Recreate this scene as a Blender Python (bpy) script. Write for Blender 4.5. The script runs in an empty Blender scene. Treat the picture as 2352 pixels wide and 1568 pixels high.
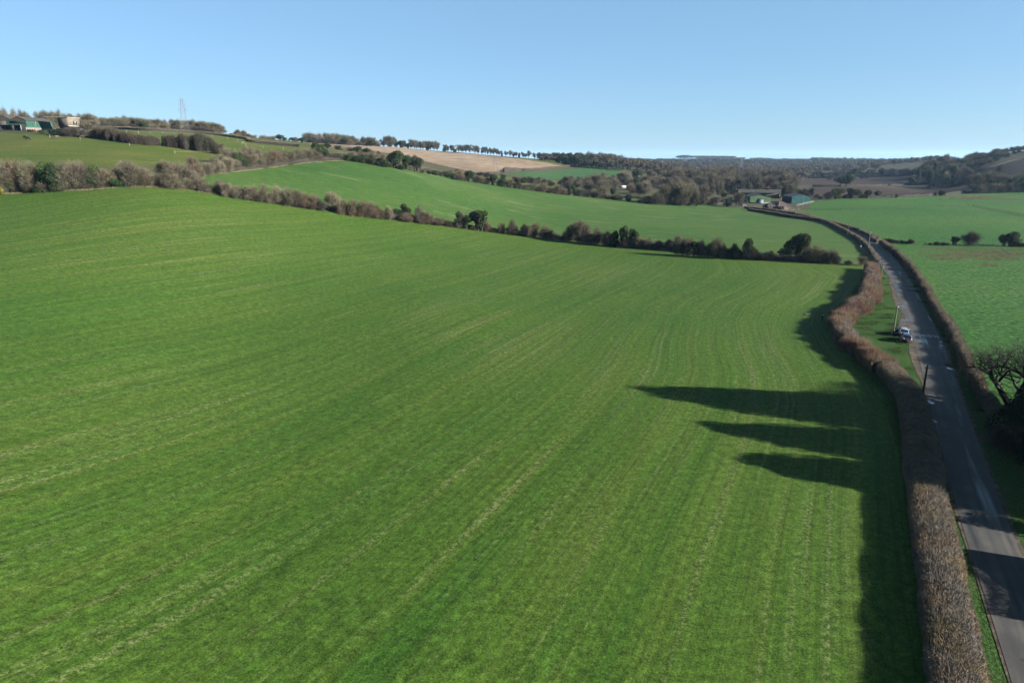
SUN_E, SKY_S, EXPO = 5.0, .05, 2.6
AIR, DUST, OZ = .9, 2.0, 4.0
HAZE, HAZE_C = 2.6e-5, (.42, .68, 1, 1)
ALB = .285      # everything outdoors keeps its real, rather dark, reflectance
import bpy, math, random
import numpy as np
from mathutils import Vector
R = math.radians
PI = math.pi
sc = bpy.context.scene
col = sc.collection
rng = np.random.default_rng(7)
random.seed(7)
K = 2352 / 4096            # measured pictures were studied in frames 2352 px wide
CAMZ, F, PITCH = 34.0, 1568.0, R(15)
SP, CP = math.sin(PITCH), math.cos(PITCH)
ZO = {1: (0, 350, 2.352), 2: (900, 450, 2.352), 3: (1800, 500, 2.352), 4: (2700, 550, 3.36), 5: (3300, 550, 2.955),
      6: (2700, 850, 2.94), 7: (3300, 900, 2.955), 11: (3100, 1150, 2.94), 12: (3500, 1250, 7.84), 13: (3650, 1300, 3.919),
      14: (3400, 1500, 2.613), 15: (3400, 2000, 2.145), 16: (0, 400, 6.72), 17: (3150, 1200, 9.408), 18: (2850, 740, 4.704)}
def V(z, x, y):
    if not z: return (x, y)
    o = ZO[z]
    return ((o[0] + x / o[2]) * K, (o[1] + y / o[2]) * K)
def slope(py):
    a = (784 - py) / F
    dy = CP + a * SP
    return (-SP + a * CP) / dy, dy
def uz(px, py): # azimuth ratio and slope of the sight line
    m, dy = slope(py)
    return (px - 1176) / F / dy, m
# ------------------------------------------------------------------ terrain
ctrl = []
def D(px, py, Y):
    u, m = uz(px, py); ctrl.append((u * Y, Y, CAMZ + m * Y))
def Wz(px, py, z=0.0):
    u, m = uz(px, py); Y = (z - CAMZ) / m; ctrl.append((u * Y, Y, z))
def G(px, Y, z):
    u, m = uz(px, 400); ctrl.append((u * Y, Y, z))
for p in [(2352, 1568), (1600, 1568), (2200, 1200), (2130, 860), (2090, 746), (2030, 604), (1997, 556), (1930, 520), (1850, 497),
          (1740, 478), (2352, 800), (2352, 560), (2700, 800), (2700, 560), (1900, 740), (1650, 590), (1980, 608), (1700, 530), (1500, 800)]: Wz(*p)
for p in [(0, 1568, 2.5), (800, 1568, .5), (-300, 1568, 4), (2150, 500, .5), (2352, 480, 1)]: Wz(*p)
for p in [(0, 784, 104), (0, 600, 150), (0, 448, 235), (330, 428, 250), (560, 455, 265), (870, 500, 285), (1120, 530, 295),
          (1400, 562, 278), (500, 700, 143), (1000, 700, 156), (-300, 440, 230), (-300, 600, 145),
          (490, 400, 300), (770, 370, 400), (960, 393, 440), (1200, 430, 500), (1500, 460, 520), (1700, 478, 485),
          (800, 430, 330), (1200, 480, 380),
          (0, 385, 290), (60, 318, 355), (0, 303, 430), (-300, 385, 290), (-300, 303, 430), (420, 370, 330), (350, 320, 390), (500, 350, 380),
          (240, 310, 400), (620, 335, 470), (400, 302, 520), (550, 315, 540), (0, 296, 500), (200, 299, 540), (700, 327, 620),
          (250, 299.5, 590), (500, 310, 600), (860, 352, 560), (1000, 392, 560),
          (900, 337, 850), (1060, 350, 900), (1200, 362, 950), (1350, 373, 1000), (985, 378, 700), (1100, 392, 700), (1300, 383, 900),
          (1160, 402, 700), (1430, 400, 850), (1300, 412, 750),
          (1500, 430, 700), (1700, 430, 800), (1900, 445, 620), (2000, 424, 850), (2200, 424, 850), (2000, 404, 1150), (2230, 445, 650),
          (2352, 442, 660), (1500, 395, 1200), (1800, 395, 1600), (1800, 378, 2500), (1500, 373, 2500),
          (1600, 364, 4000), (1900, 370, 3500), (1750, 366, 4500), (2080, 378, 2300), (2352, 410, 750), (2352, 368, 880), (2250, 387, 860),
          (2352, 350, 1000), (2140, 402, 1000), (2600, 330, 950), (2600, 400, 750)]: D(*p)
for p in [(0, 299, 470), (750, 330, 700), (800, 333.5, 780), (1000, 346.5, 880), (1130, 357, 920), (450, 306, 570), (600, 318, 600), (1270, 368, 960)]: D(*p)
for p in [(0, 600, 51), (-150, 600, 51), (120, 620, 52), (280, 700, 51), (450, 720, 49), (600, 740, 46), (750, 860, 44), (800, 930, 42), (900, 1010, 40), (1000, 1040, 36), (1130, 1070, 31), (1200, 1100, 28), (1270, 1120, 25)]: G(*p)
for px in (0, 250, 500, 700): G(px, 1500, 38); G(px, 4000, 20)
for px in (900, 1100, 1300): G(px, 1800, 18); G(px, 4000, 15)
for px in (2150, 2352): G(px, 2200, 25); G(px, 5000, 10)
for px in (0, 600, 1200, 1700, 2100, 2500): G(px, 9000, 22)
for px in (0, 1176, 2352): G(px, 12, .2)
C = np.array(ctrl)
def q_of(X, Y):
    r = np.hypot(X, Y)
    th = np.clip(np.arctan2(X, Y), -.92, .92)
    return np.stack([th * 2.2, np.log(np.maximum(r, 6.))], -1)
def tps(d2): return np.where(d2 > 1e-12, .5 * d2 * np.log(np.maximum(d2, 1e-12)), 0)
Q = q_of(C[:, 0], C[:, 1])
n = len(Q)
A = np.zeros((n + 3, n + 3)); d2 = ((Q[:, None] - Q[None]) ** 2).sum(-1)
A[:n, :n] = tps(d2) + np.eye(n) * 2e-3
A[:n, n] = A[n, :n] = 1; A[:n, n + 1:] = Q; A[n + 1:, :n] = Q.T
Wt = np.linalg.solve(A, np.concatenate([C[:, 2], [0, 0, 0]]))
def hgt(X, Y):
    X = np.atleast_1d(np.asarray(X, float)); Y = np.atleast_1d(np.asarray(Y, float))
    out = np.empty(X.shape)
    fx, fy = X.ravel(), Y.ravel(); fo = np.empty(fx.shape)
    for i in range(0, len(fx), 60000):
        q = q_of(fx[i:i + 60000], fy[i:i + 60000])
        dd = ((q[:, None] - Q[None]) ** 2).sum(-1)
        fo[i:i + 60000] = tps(dd) @ Wt[:n] + Wt[n] + q @ Wt[n + 1:]
    # near the camera and behind it the ground is level
    return fo.reshape(X.shape)
def hz(x, y): return float(hgt(x, y)[0])
Ys = np.exp(np.linspace(math.log(18), math.log(9000), 1500))
_prof = {}
def at(px, py):
    """the ground point that a sight line meets first"""
    u, m = uz(px, py)
    z = hgt(u * Ys, Ys); f = z - (CAMZ + m * Ys)
    i = np.argmax(f > 0)
    if f[i] <= 0: i = np.argmin(np.abs(f))
    if i == 0: i = 1
    a, b = Ys[i - 1], Ys[i]; fa, fb = f[i - 1], f[i]
    t = min(1, max(0, -fa / (fb - fa))) if fb != fa else 0
    Y = a + (b - a) * t
    return u * Y, Y
def ztop(py, Y): return CAMZ + slope(py)[0] * Y

def mesh(name, v, f, mats=(), smooth=False, mi=None, uv=None):
    me = bpy.data.meshes.new(name)
    v = np.asarray(v, np.float32)
    if isinstance(f, np.ndarray):
        me.vertices.add(len(v)); me.vertices.foreach_set('co', v.ravel())
        k = f.shape[1]; me.loops.add(f.size); me.loops.foreach_set('vertex_index', f.astype(np.int32).ravel())
        me.polygons.add(len(f)); me.polygons.foreach_set('loop_start', np.arange(0, f.size, k, dtype=np.int32))
        me.polygons.foreach_set('loop_total', np.full(len(f), k, np.int32))
        me.update(calc_edges=True)
    else:
        me.from_pydata([tuple(map(float, p)) for p in v], [], f); me.update()
    for m in mats: me.materials.append(m)
    if smooth: me.polygons.foreach_set('use_smooth', [True] * len(me.polygons))
    if mi is not None: me.polygons.foreach_set('material_index', np.asarray(mi, np.int32))
    return me
def obj(name, me, parent=None, loc=None, **kw):
    o = bpy.data.objects.new(name, me); col.objects.link(o)
    if parent: o.parent = parent
    if loc is not None: o.location = loc
    for k, val in kw.items(): o[k] = val
    return o
def thing(name, label, cat, loc=(0, 0, 0), rz=0, group=None, me=None):
    o = obj(name, me, None, loc); o.rotation_euler.z = rz
    o['label'] = label; o['category'] = cat
    if group: o['group'] = group
    return o

# ------------------------------------------------------------------ materials
class NT:
    def __init__(s, name):
        s.m = bpy.data.materials.new(name); s.m.use_nodes = True; s.t = s.m.node_tree; s.n = s.t.nodes; s.n.clear()
        s.out = s.n.new('ShaderNodeOutputMaterial'); s.b = s.n.new('ShaderNodeBsdfPrincipled')
        s.l(s.b.outputs[0], s.out.inputs[0]); s.b.inputs['Roughness'].default_value = .85
        s.b.inputs['Specular IOR Level'].default_value = .06
    def l(s, a, b): s.t.links.new(a, b)
    def pos(s): return s.n.new('ShaderNodeNewGeometry').outputs['Position']
    def attr(s, nm):
        a = s.n.new('ShaderNodeAttribute'); a.attribute_name = nm; return a.outputs['Vector']
    def mapping(s, v, sc=(1, 1, 1), rot=0):
        m = s.n.new('ShaderNodeMapping'); s.l(v, m.inputs[0]); m.inputs['Scale'].default_value = sc; m.inputs['Rotation'].default_value = (0, 0, rot)
        return m.outputs[0]
    def rotmap(s, v, rot, sc): return s.mapping(s.mapping(v, rot=rot), sc)
    def noise(s, v, scale, det=3, rough=.55):
        t = s.n.new('ShaderNodeTexNoise'); s.l(v, t.inputs['Vector']); t.inputs['Scale'].default_value = scale
        t.inputs['Detail'].default_value = det; t.inputs['Roughness'].default_value = rough; return t.outputs[0]
    def ramp(s, f, stops, interp='LINEAR'):
        r = s.n.new('ShaderNodeValToRGB'); s.l(f, r.inputs[0]); e = r.color_ramp.elements; r.color_ramp.interpolation = interp
        while len(e) < len(stops): e.new(.5)
        for el, (p, c) in zip(e, stops):
            el.position = p; el.color = (*(x * ALB for x in c), 1) if isinstance(c, tuple) else (c, c, c, 1)
        return r.outputs[0]
    def mix(s, f, a, b, mode='MIX'):
        m = s.n.new('ShaderNodeMix'); m.data_type = 'RGBA'; m.blend_type = mode
        for x, i in ((f, 0), (a, 6), (b, 7)):
            if isinstance(x, (int, float)): m.inputs[i].default_value = x
            elif isinstance(x, tuple): m.inputs[i].default_value = (*(y * ALB for y in x), 1)
            else: s.l(x, m.inputs[i])
        return m.outputs[2]
    def math(s, op, a, b=0.):
        m = s.n.new('ShaderNodeMath'); m.operation = op
        for x, i in ((a, 0), (b, 1)):
            if isinstance(x, (int, float)): m.inputs[i].default_value = x
            else: s.l(x, m.inputs[i])
        return m.outputs[0]
    def bump(s, h, st=.5, dist=.1):
        b = s.n.new('ShaderNodeBump'); s.l(h, b.inputs['Height']); b.inputs['Strength'].default_value = st; b.inputs['Distance'].default_value = dist
        s.l(b.outputs[0], s.b.inputs['Normal'])
    def color(s, c):
        if isinstance(c, tuple): s.b.inputs['Base Color'].default_value = (*(x * ALB for x in c), 1)
        else: s.l(c, s.b.inputs['Base Color'])
    def rnd(s): return s.n.new('ShaderNodeObjectInfo').outputs['Random']
def plain(name, c, rough=.8, metal=0, var=.25, scale=2., spec=.25):
    t = NT(name); nz = t.noise(t.pos(), scale, 4)
    lo = tuple(x * (1 - var) for x in c); hi = tuple(min(1, x * (1 + var)) for x in c)
    t.color(t.ramp(nz, [(.3, lo), (.7, hi)])); t.b.inputs['Roughness'].default_value = rough; t.b.inputs['Metallic'].default_value = metal
    t.b.inputs['Specular IOR Level'].default_value = spec
    return t.m
def twig_mat(name, a, b, c=None, posvar=0.):
    t = NT(name)
    f = t.rnd() if not posvar else t.noise(t.pos(), posvar, 2)
    st = [(.0, a), (1., b)] if c is None else [(.0, a), (.5, b), (1., c)]
    if posvar: st = [(.3 + .4 * p, q) for p, q in st]
    colr = t.ramp(f, st)
    nz = t.noise(t.pos(), .6 if not posvar else 1.5, 3)
    nz2 = t.noise(t.pos(), 1.3, 4, .7); k = t.mix(1., t.ramp(nz, [(.3, .6), (.7, 1.4)]), t.ramp(nz2, [(.35, .5), (.65, 1.6)]) if not posvar else t.ramp(nz2, [(.3, .9), (.7, 1.1)]), 'MULTIPLY')
    t.color(t.mix(1., colr, k, 'MULTIPLY')); t.b.inputs['Roughness'].default_value = .95; t.b.inputs['Specular IOR Level'].default_value = .1
    return t.m
# ------------------------------------------------------------------ ground materials
def field_mat():
    t = NT('winter_crop'); p = t.pos(); a = t.attr('rowc')
    big = t.noise(p, .013, 4); mid = t.noise(p, .09, 4)
    st = t.noise(t.mapping(a, (.30, .0035, 0)), 1, 4, .6)           # broad drilling bands
    fine = t.noise(t.mapping(a, (2.4, .02, 0)), 1, 3, .6)          # single rows
    leaf = t.noise(p, 6.5, 3, .7); leaf2 = t.noise(p, 19., 2, .7)
    f = t.math('ADD', t.math('MULTIPLY', st, .5), t.math('MULTIPLY', big, .5))
    c1 = t.ramp(f, [(.36, (.050, .132, .016)), (.5, (.080, .155, .020)), (.66, (.118, .174, .029))])
    leaf3 = t.noise(p, 1.1, 5, .85)
    g = t.math('ADD', t.math('ADD', t.math('MULTIPLY', leaf, .35), t.math('MULTIPLY', leaf2, .25)), t.math('MULTIPLY', leaf3, .40))
    c2 = t.mix(1., c1, t.ramp(g, [(.39, .2), (.5, .9), (.61, 2.0)]), 'MULTIPLY')  # crop grain, with the small shadows among tufts painted in as dark specks
    c2b = t.mix(1., c2, t.ramp(fine, [(.36, .80), (.60, 1.15)]), 'MULTIPLY')
    # straw showing between the plants, in streaks along the rows
    sm = t.ramp(t.noise(t.mapping(a, (.7, .012, 0)), 1, 4, .65), [(.53, 0.), (.70, 1.)])
    sm2 = t.ramp(t.noise(p, 2.2, 5, .9), [(.50, 0.), (.58, 1.)])
    sm3 = t.ramp(big, [(.40, .25), (.6, 1.)])
    sep = t.n.new('ShaderNodeSeparateXYZ'); t.l(a, sep.inputs[0]); hd = t.ramp(t.math('MULTIPLY', sep.outputs[2], .02), [(.16, 0.), (.42, 1.)])
    sm3 = t.math('MULTIPLY', sm3, hd)
    s = t.math('MULTIPLY', t.math('MULTIPLY', sm, sm2), sm3)
    t.color(t.mix(s, c2b, (.46, .40, .22)))
    t.bump(g, .8, .09)
    return t.m
def grass_mat(name, cols, streak=None, tan=(.28, .25, .12), tanlo=.6, tanhi=.75, fsc=2.5, bump=.8, rot=0., tsc=.05):
    t = NT(name); p = t.pos()
    big = t.noise(p, .012, 4); md = t.noise(p, .11, 4)
    if streak: st = t.noise(t.rotmap(p, rot, streak), 1, 5, .6)
    else: st = md
    f = t.math('ADD', t.math('MULTIPLY', st, .55), t.math('MULTIPLY', big, .45))
    c = t.ramp(f, [(.36, cols[0]), (.5, cols[1]), (.64, cols[2])])
    fn = t.noise(p, fsc, 4, .7)
    c = t.mix(1., c, t.ramp(fn, [(.34, .32), (.5, .95), (.66, 1.7)]), 'MULTIPLY')
    pt = t.noise(t.rotmap(p, rot, (tsc, tsc * 3.5, tsc)), 1, 5, .65)
    m = t.math('MULTIPLY', t.ramp(pt, [(tanlo, 0.), (tanhi, 1.)]), t.ramp(fn, [(.40, .2), (.56, 1.)]))
    t.color(t.mix(m, c, tan)); t.bump(fn, bump, .3)
    return t.m
M = {}
M['field'] = field_mat()
M['field2'] = grass_mat('green_cereal', [(.047, .128, .022), (.076, .160, .030), (.118, .182, .042)], (.035, .35, 1), tan=(.30, .32, .16), tanlo=.56, tanhi=.72, rot=R(14), tsc=.03)
M['meadow'] = grass_mat('grazed_meadow', [(.055, .120, .016), (.11, .150, .026), (.17, .175, .045)], (.02, .09, 1), tan=(.25, .22, .11), tanlo=.64, tanhi=.8, rot=R(-30))
M['pasture'] = grass_mat('pasture', [(.036, .132, .020), (.062, .166, .028), (.106, .192, .040)], (.12, .35, 1), tan=(.34, .30, .18), tanlo=.66, tanhi=.76, fsc=.9, bump=1., tsc=.03, rot=R(-12))
M['verge'] = grass_mat('verge_grass', [(.030, .095, .014), (.050, .120, .020), (.10, .135, .035)], tan=(.25, .2, .1), tanlo=.62, tanhi=.75, fsc=3.5, bump=1.)
M['rough'] = grass_mat('rough_grass', [(.06, .09, .03), (.10, .115, .04), (.16, .15, .07)], tan=(.30, .25, .14), tanlo=.5, tanhi=.7, fsc=1.)
M['greenfar'] = grass_mat('far_green_field', [(.045, .12, .035), (.06, .145, .045), (.09, .16, .06)], (.02, .15, 1), tanlo=.75, tanhi=.9)
def soil_mat(name, cols, rot, streak):
    t = NT(name); p = t.pos()
    st = t.noise(t.rotmap(p, rot, streak), 1, 5, .6); fn = t.noise(p, .9, 5, .75); big = t.noise(p, .008, 3)
    f = t.math('ADD', t.math('MULTIPLY', st, .6), t.math('MULTIPLY', big, .4))
    c = t.ramp(f, [(.34, cols[0]), (.5, cols[1]), (.66, cols[2])])
    t.color(t.mix(1., c, t.ramp(fn, [(.3, .65), (.7, 1.3)]), 'MULTIPLY')); t.bump(fn, .8, .4)
    return t.m
M['tan'] = soil_mat('chalky_plough', [(.20, .135, .09), (.34, .25, .17), (.46, .36, .26)], R(25), (.006, .05, 1))
M['plough'] = soil_mat('dark_plough', [(.052, .031, .020), (.072, .044, .029), (.094, .059, .040)], R(5), (.01, .12, 1))
M['plough2'] = soil_mat('hill_plough', [(.026, .017, .014), (.038, .025, .021), (.054, .036, .029)], R(20), (.02, .12, 1))
M['floor'] = soil_mat('woodland_floor', [(.07, .075, .03), (.11, .10, .055), (.14, .12, .075)], 0, (.02, .03, 1))
M['yard'] = soil_mat('farmyard_dirt', [(.075, .085, .04), (.105, .10, .06), (.16, .14, .10)], 0, (.05, .08, 1))
def dirt():
    t = NT('muddy_verge'); p = t.pos(); a = t.noise(p, .7, 4, .65); b = t.noise(p, 6, 4, .7)
    c = t.ramp(a, [(.38, (.075, .06, .042)), (.52, (.145, .115, .085)), (.62, (.21, .175, .135))])
    t.color(t.mix(1., c, t.ramp(b, [(.3, .6), (.7, 1.35)]), 'MULTIPLY')); t.bump(b, .6, .08); return t.m
M['dirt'] = dirt()
def road_mat():
    t = NT('tarmac'); p = t.pos(); a = t.attr('rowc')
    lanes = t.noise(t.mapping(a, (1.3, .02, 0)), 1, 3); pat = t.noise(p, .25, 4, .6); gr = t.noise(p, 14, 3, .8)
    c = t.ramp(t.math('ADD', t.math('MULTIPLY', lanes, .5), t.math('MULTIPLY', pat, .5)), [(.38, (.022, .021, .020)), (.5, (.046, .042, .037)), (.62, (.10, .088, .072))])
    c = t.mix(1., c, t.ramp(gr, [(.3, .6), (.7, 1.4)]), 'MULTIPLY')
    wet = t.ramp(t.noise(t.mapping(a, (.5, .035, 0)), 1, 4, .5), [(.56, 0.), (.68, 1.)])
    t.color(t.mix(wet, c, t.mix(.55, c, (.03, .03, .034))))
    t.l(t.ramp(wet, [(0., .8), (1., .3)]), t.b.inputs['Roughness']); t.b.inputs['Specular IOR Level'].default_value = .35
    t.bump(gr, .35, .02); return t.m
M['road'] = road_mat()
def water():
    t = NT('puddle_water'); t.color((.05, .045, .04)); t.b.inputs['Roughness'].default_value = .03; t.b.inputs['Specular IOR Level'].default_value = .6; return t.m
M['water'] = water()
M['paint'] = plain('road_paint', (.72, .72, .68), .7, var=.2, scale=3)

# ------------------------------------------------------------------ zones of the ground sheet
def poly(pts): return np.array([p if len(p) == 2 and isinstance(p, tuple) else p for p in pts])
def wp(*pts): return [at(*p) for p in pts]
H1 = [(0, 446), (200, 437), (330, 430), (365, 431), (450, 440), (560, 456), (700, 475), (870, 501), (1000, 516), (1120, 531), (1260, 546), (1400, 562), (1530, 576), (1650, 590), (1800, 600), (1980, 610)]
HL = [(1985, 640), (1952, 690), (1908, 722), (1905, 750), (1945, 812), (2010, 880), (2050, 950), (2075, 1030), (2090, 1120), (2112, 1260), (2140, 1400), (2180, 1568)]   # field side of the thick hedge
h1w = wp(*H1); hlw = wp(*HL)
e = np.array(hlw[-1]) - np.array(hlw[-3]); e /= np.linalg.norm(e)
tail = tuple(np.array(hlw[-1]) + e * 75)
ROWLINE = [tuple(np.array(hlw[0]) + np.array((.15, 1)) * 120)] + hlw + [tail]
Zs = {}
Zs['field'] = h1w + hlw + [tail, (-160, -60), (-420, 60), at(-300, 441)]
Zs['field2'] = wp((400, 428), (430, 412), (490, 400), (560, 392), (640, 382), (720, 372), (800, 369), (880, 378), (960, 392), (1080, 412), (1200, 430), (1350, 448), (1500, 460), (1640, 472), (1720, 480), (1800, 489), (1880, 507), (1935, 530), (1975, 562), (1990, 600), (1985, 606)) + \
    [(x, y + .5) for x, y in reversed(wp(*[(px, py - 5) for px, py in H1[4:-1]]))]
Zs['tan'] = wp((712, 328), (834, 334.5), (900, 337.5), (1033, 351), (1110, 356), (1190, 364.5), (1297, 381), (1217, 392), (1138, 394.5), (1091, 396), (1017, 380), (968, 367), (920, 354), (871, 349), (834, 343), (770, 338), (712, 334))
Zs['greenfar'] = wp((1156, 398), (1236, 394.5), (1353, 381.5), (1443, 393), (1410, 405), (1340, 408), (1278, 413), (1200, 405))
Zs['plough'] = wp((1820, 410), (1895, 409), (2089, 404), (2196, 409), (2225, 417), (2134, 421.5), (1820, 425.5))
Zs['plough_b'] = wp((1850, 431), (2177, 425.5), (2240, 429), (2236, 439), (2148, 443), (2031, 449), (1924, 455), (1850, 456))
Zs['plough_c'] = wp((1830, 401.5), (2040, 399.5), (2060, 402.5), (1830, 406))
Zs['plough2'] = wp((2243, 393.5), (2322, 368.5), (2352, 365.5), (2480, 352), (2480, 402), (2352, 403), (2303, 402), (2254, 399))
HR = [(2005, 545), (2040, 570), (2080, 605), (2120, 650), (2150, 705), (2185, 765), (2215, 830), (2250, 900), (2290, 960)]
Zs['pasture'] = wp((1838, 480), (1850, 468), (1900, 458), (2031, 452), (2180, 444.5), (2352, 440), (2700, 438)) + [(330, 300), (200, 60), (100, 58)] + \
    wp(*reversed(HR)) + wp((1960, 524), (1900, 505))
Zs['verge'] = wp((2005, 590), (2030, 600), (2060, 660), (2080, 740), (2110, 840), (2130, 900), (2150, 960), (2205, 1200), (2290, 1568)) + [(27, 20), (5, -20), (-5, -20)] + list(reversed(hlw))
Zs['verge_b'] = wp(*[(1997, 540), (2010, 556), (2062, 604), (2115, 692), (2160, 774), (2190, 861), (2245, 1011), (2340, 1250)]) + [(36, 20), (30, 0), (130, 0), (130, 60)] + wp(*reversed(HR))
Zs['yard'] = wp((1640, 479), (1700, 477), (1760, 480), (1860, 480), (1860, 462), (1780, 458), (1700, 460), (1640, 468))
Zs['meadow'] = wp((-200, 398), (0, 388), (200, 386), (330, 380), (430, 372), (500, 358), (520, 353), (370, 333), (210, 319), (120, 306), (0, 303), (-300, 302))
Zs['meadow_b'] = wp((375, 331), (520, 351), (600, 348), (740, 346), (690, 333), (560, 317), (400, 303), (230, 303), (215, 316))
Zs['meadow_c'] = wp((1190, 363.5), (1300, 381), (1340, 379), (1310, 373), (1200, 361.5))
Zs['meadow_d'] = wp((1100, 398), (1150, 404), (1270, 415), (1330, 425), (1330, 432), (1200, 424), (1100, 410))
def inside(P, X, Y):
    P = np.array(P); r = np.zeros(X.shape, bool); x1, y1 = P[-1]
    for x2, y2 in P:
        c = ((y1 > Y) != (y2 > Y))
        if y1 != y2: r ^= c & (X < (x2 - x1) * (Y - y1) / (y2 - y1) + x1)
        x1, y1 = x2, y2
    return r
def linecoord(X, Y, L):
    L = np.array(L); best = np.full(X.shape, 1e9); al = np.zeros(X.shape); acc = 0
    for a, b in zip(L[:-1], L[1:]):
        d = b - a; ln = np.linalg.norm(d); t = np.clip(((X - a[0]) * d[0] + (Y - a[1]) * d[1]) / ln ** 2, 0, 1)
        dist = np.hypot(X - a[0] - t * d[0], Y - a[1] - t * d[1])
        m = dist < best; best = np.where(m, dist, best); al = np.where(m, acc + t * ln, al); acc += ln
    return best, al
def ground():
    th = np.concatenate([np.arange(-180, -47, 4.), np.arange(-46, 46, .11), np.arange(46, 180, 4.)])
    th = R(1) * th; rr = np.concatenate([[.5, 3, 6, 10, 14, 18, 21], np.exp(np.arange(math.log(24), math.log(11500), .0078))])
    TH, RR = np.meshgrid(th, rr, indexing='ij')
    X = RR * np.sin(TH); Y = RR * np.cos(TH); Z = hgt(X, Y)
    nt, nr = X.shape
    idx = np.arange(nt * nr).reshape(nt, nr)
    i0 = idx; i1 = np.roll(idx, -1, 0)
    Fq = np.stack([i0[:, :-1], i1[:, :-1], i1[:, 1:], i0[:, 1:]], -1).reshape(-1, 4)[:, ::-1]
    vx, vy, vz = X.ravel(), Y.ravel(), Z.ravel()
    cx, cy = vx[Fq].mean(1), vy[Fq].mean(1)
    zone = np.zeros(len(Fq), int)
    order = ['pasture', 'meadow', 'meadow_b', 'meadow_c', 'meadow_d', 'greenfar', 'tan', 'plough', 'plough_b', 'plough_c', 'plough2', 'yard', 'verge', 'verge_b', 'field2', 'field']
    for k, zn in enumerate(order): zone[inside(Zs[zn], cx, cy)] = k + 1
    zone[(zone == 0) & (np.hypot(cx, cy) > 640)] = 99
    zone[(zone == 0) & (cy < 200) & (cx > 0)] = order.index('verge') + 1
    zone[(zone == 0) & (cy < 120)] = order.index('verge') + 1
    nm = {'field': ('crop_field', 'field'), 'field2': ('cereal_field', 'field2'), 'tan': ('chalky_field', 'tan'), 'greenfar': ('far_field', 'greenfar'),
          'plough': ('ploughed_field', 'plough'), 'plough_b': ('ploughed_field', 'plough'), 'plough_c': ('ploughed_field', 'plough'), 'plough2': ('ploughed_hillside', 'plough2'),
          'pasture': ('pasture', 'pasture'), 'verge': ('grass_verge', 'verge'), 'verge_b': ('grass_verge', 'verge'), 'yard': ('farmyard_ground', 'yard'),
          'meadow': ('paddock', 'meadow'), 'meadow_b': ('paddock', 'meadow'), 'meadow_c': ('paddock', 'meadow'), 'meadow_d': ('paddock', 'meadow')}
    for k in np.unique(zone):
        f = Fq[zone == k]; uq, inv = np.unique(f, return_inverse=True); f2 = inv.reshape(f.shape)
        v = np.stack([vx[uq], vy[uq], vz[uq]], -1)
        if k == 0: name, mt = 'ground', 'rough'
        elif k == 99: name, mt = 'hills', 'floor'
        else: name, mt = nm[order[k - 1]]
        me = mesh(name, v, f2, [M[mt]], smooth=True)
        if k and k < 90 and order[k - 1] == 'field':
            d, al = linecoord(v[:, 0], v[:, 1], ROWLINE); dh, _ = linecoord(v[:, 0], v[:, 1], h1w)
            ph = math.atan(.49); s_ = -(v[:, 0] * math.cos(ph) - v[:, 1] * math.sin(ph)); q_ = v[:, 0] * math.sin(ph) + v[:, 1] * math.cos(ph)
            lo = np.array(hlw[-4]); off = lo[0] * math.cos(ph) - lo[1] * math.sin(ph); w_ = np.clip((d - 22) / 40, 0, 1); w_ = w_ * w_ * (3 - 2 * w_)
            d = d * (1 - w_) + (s_ + off) * w_; al = q_
            at_ = me.attributes.new('rowc', 'FLOAT_VECTOR', 'POINT'); at_.data.foreach_set('vector', np.stack([d, al, dh], -1).astype(np.float32).ravel())
        obj(name, me, kind='structure')
ground()

def resample(pts, step):
    P = np.array(pts, float); seg = np.linalg.norm(np.diff(P, axis=0), axis=1); s = np.concatenate([[0], np.cumsum(seg)])
    n_ = max(2, int(s[-1] / step)); t = np.linspace(0, s[-1], n_)
    return np.stack([np.interp(t, s, P[:, i]) for i in range(P.shape[1])], -1)
def smooth_path(pts, step, it=3):
    P = resample(pts, step)
    for _ in range(it * 4):
        Q_ = P.copy(); Q_[1:-1] = (P[:-2] + 2 * P[1:-1] + P[2:]) / 4; P = Q_
    return P
def frame2(P):
    T = np.gradient(P[:, :2], axis=0); T /= np.linalg.norm(T, axis=1)[:, None]
    return T, np.stack([T[:, 1], -T[:, 0]], -1)      # tangent, right hand normal
def rl(Y): return np.clip((np.asarray(Y) - 170) * .0007, 0, .2)
def ribbon(name, L, Rt, mt, lift=.05, nx=6, step=1.5):
    """sheet between a left and a right edge line, draped over the ground"""
    n_ = max(len(resample(L, step)), 10)
    def rs(P): 
        P = np.array(P); s = np.concatenate([[0], np.cumsum(np.linalg.norm(np.diff(P, axis=0), axis=1))]); t = np.linspace(0, s[-1], n_)
        q = np.stack([np.interp(t, s, P[:, i]) for i in range(2)], -1)
        for _ in range(8): q[1:-1] = (q[:-2] + 2 * q[1:-1] + q[2:]) / 4
        return q
    a, b = rs(L), rs(Rt); t = np.linspace(0, 1, nx)
    X = a[:, None, 0] * (1 - t) + b[:, None, 0] * t; Y = a[:, None, 1] * (1 - t) + b[:, None, 1] * t
    Z = hgt(X, Y) + lift + rl(Y)
    idx = np.arange(n_ * nx).reshape(n_, nx)
    f = np.stack([idx[:-1, :-1], idx[:-1, 1:], idx[1:, 1:], idx[1:, :-1]], -1).reshape(-1, 4)
    v = np.stack([X, Y, Z], -1).reshape(-1, 3)
    me = mesh(name, v, f, [M[mt]], smooth=True)
    wd = np.linalg.norm(a - b, axis=1)[:, None] * t; al = np.concatenate([[0], np.cumsum(np.linalg.norm(np.diff(a, axis=0), axis=1))])[:, None] + 0 * wd
    at_ = me.attributes.new('rowc', 'FLOAT_VECTOR', 'POINT'); at_.data.foreach_set('vector', np.stack([wd, al, 0 * wd], -1).astype(np.float32).ravel())
    return obj(name, me, kind='structure')
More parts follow.
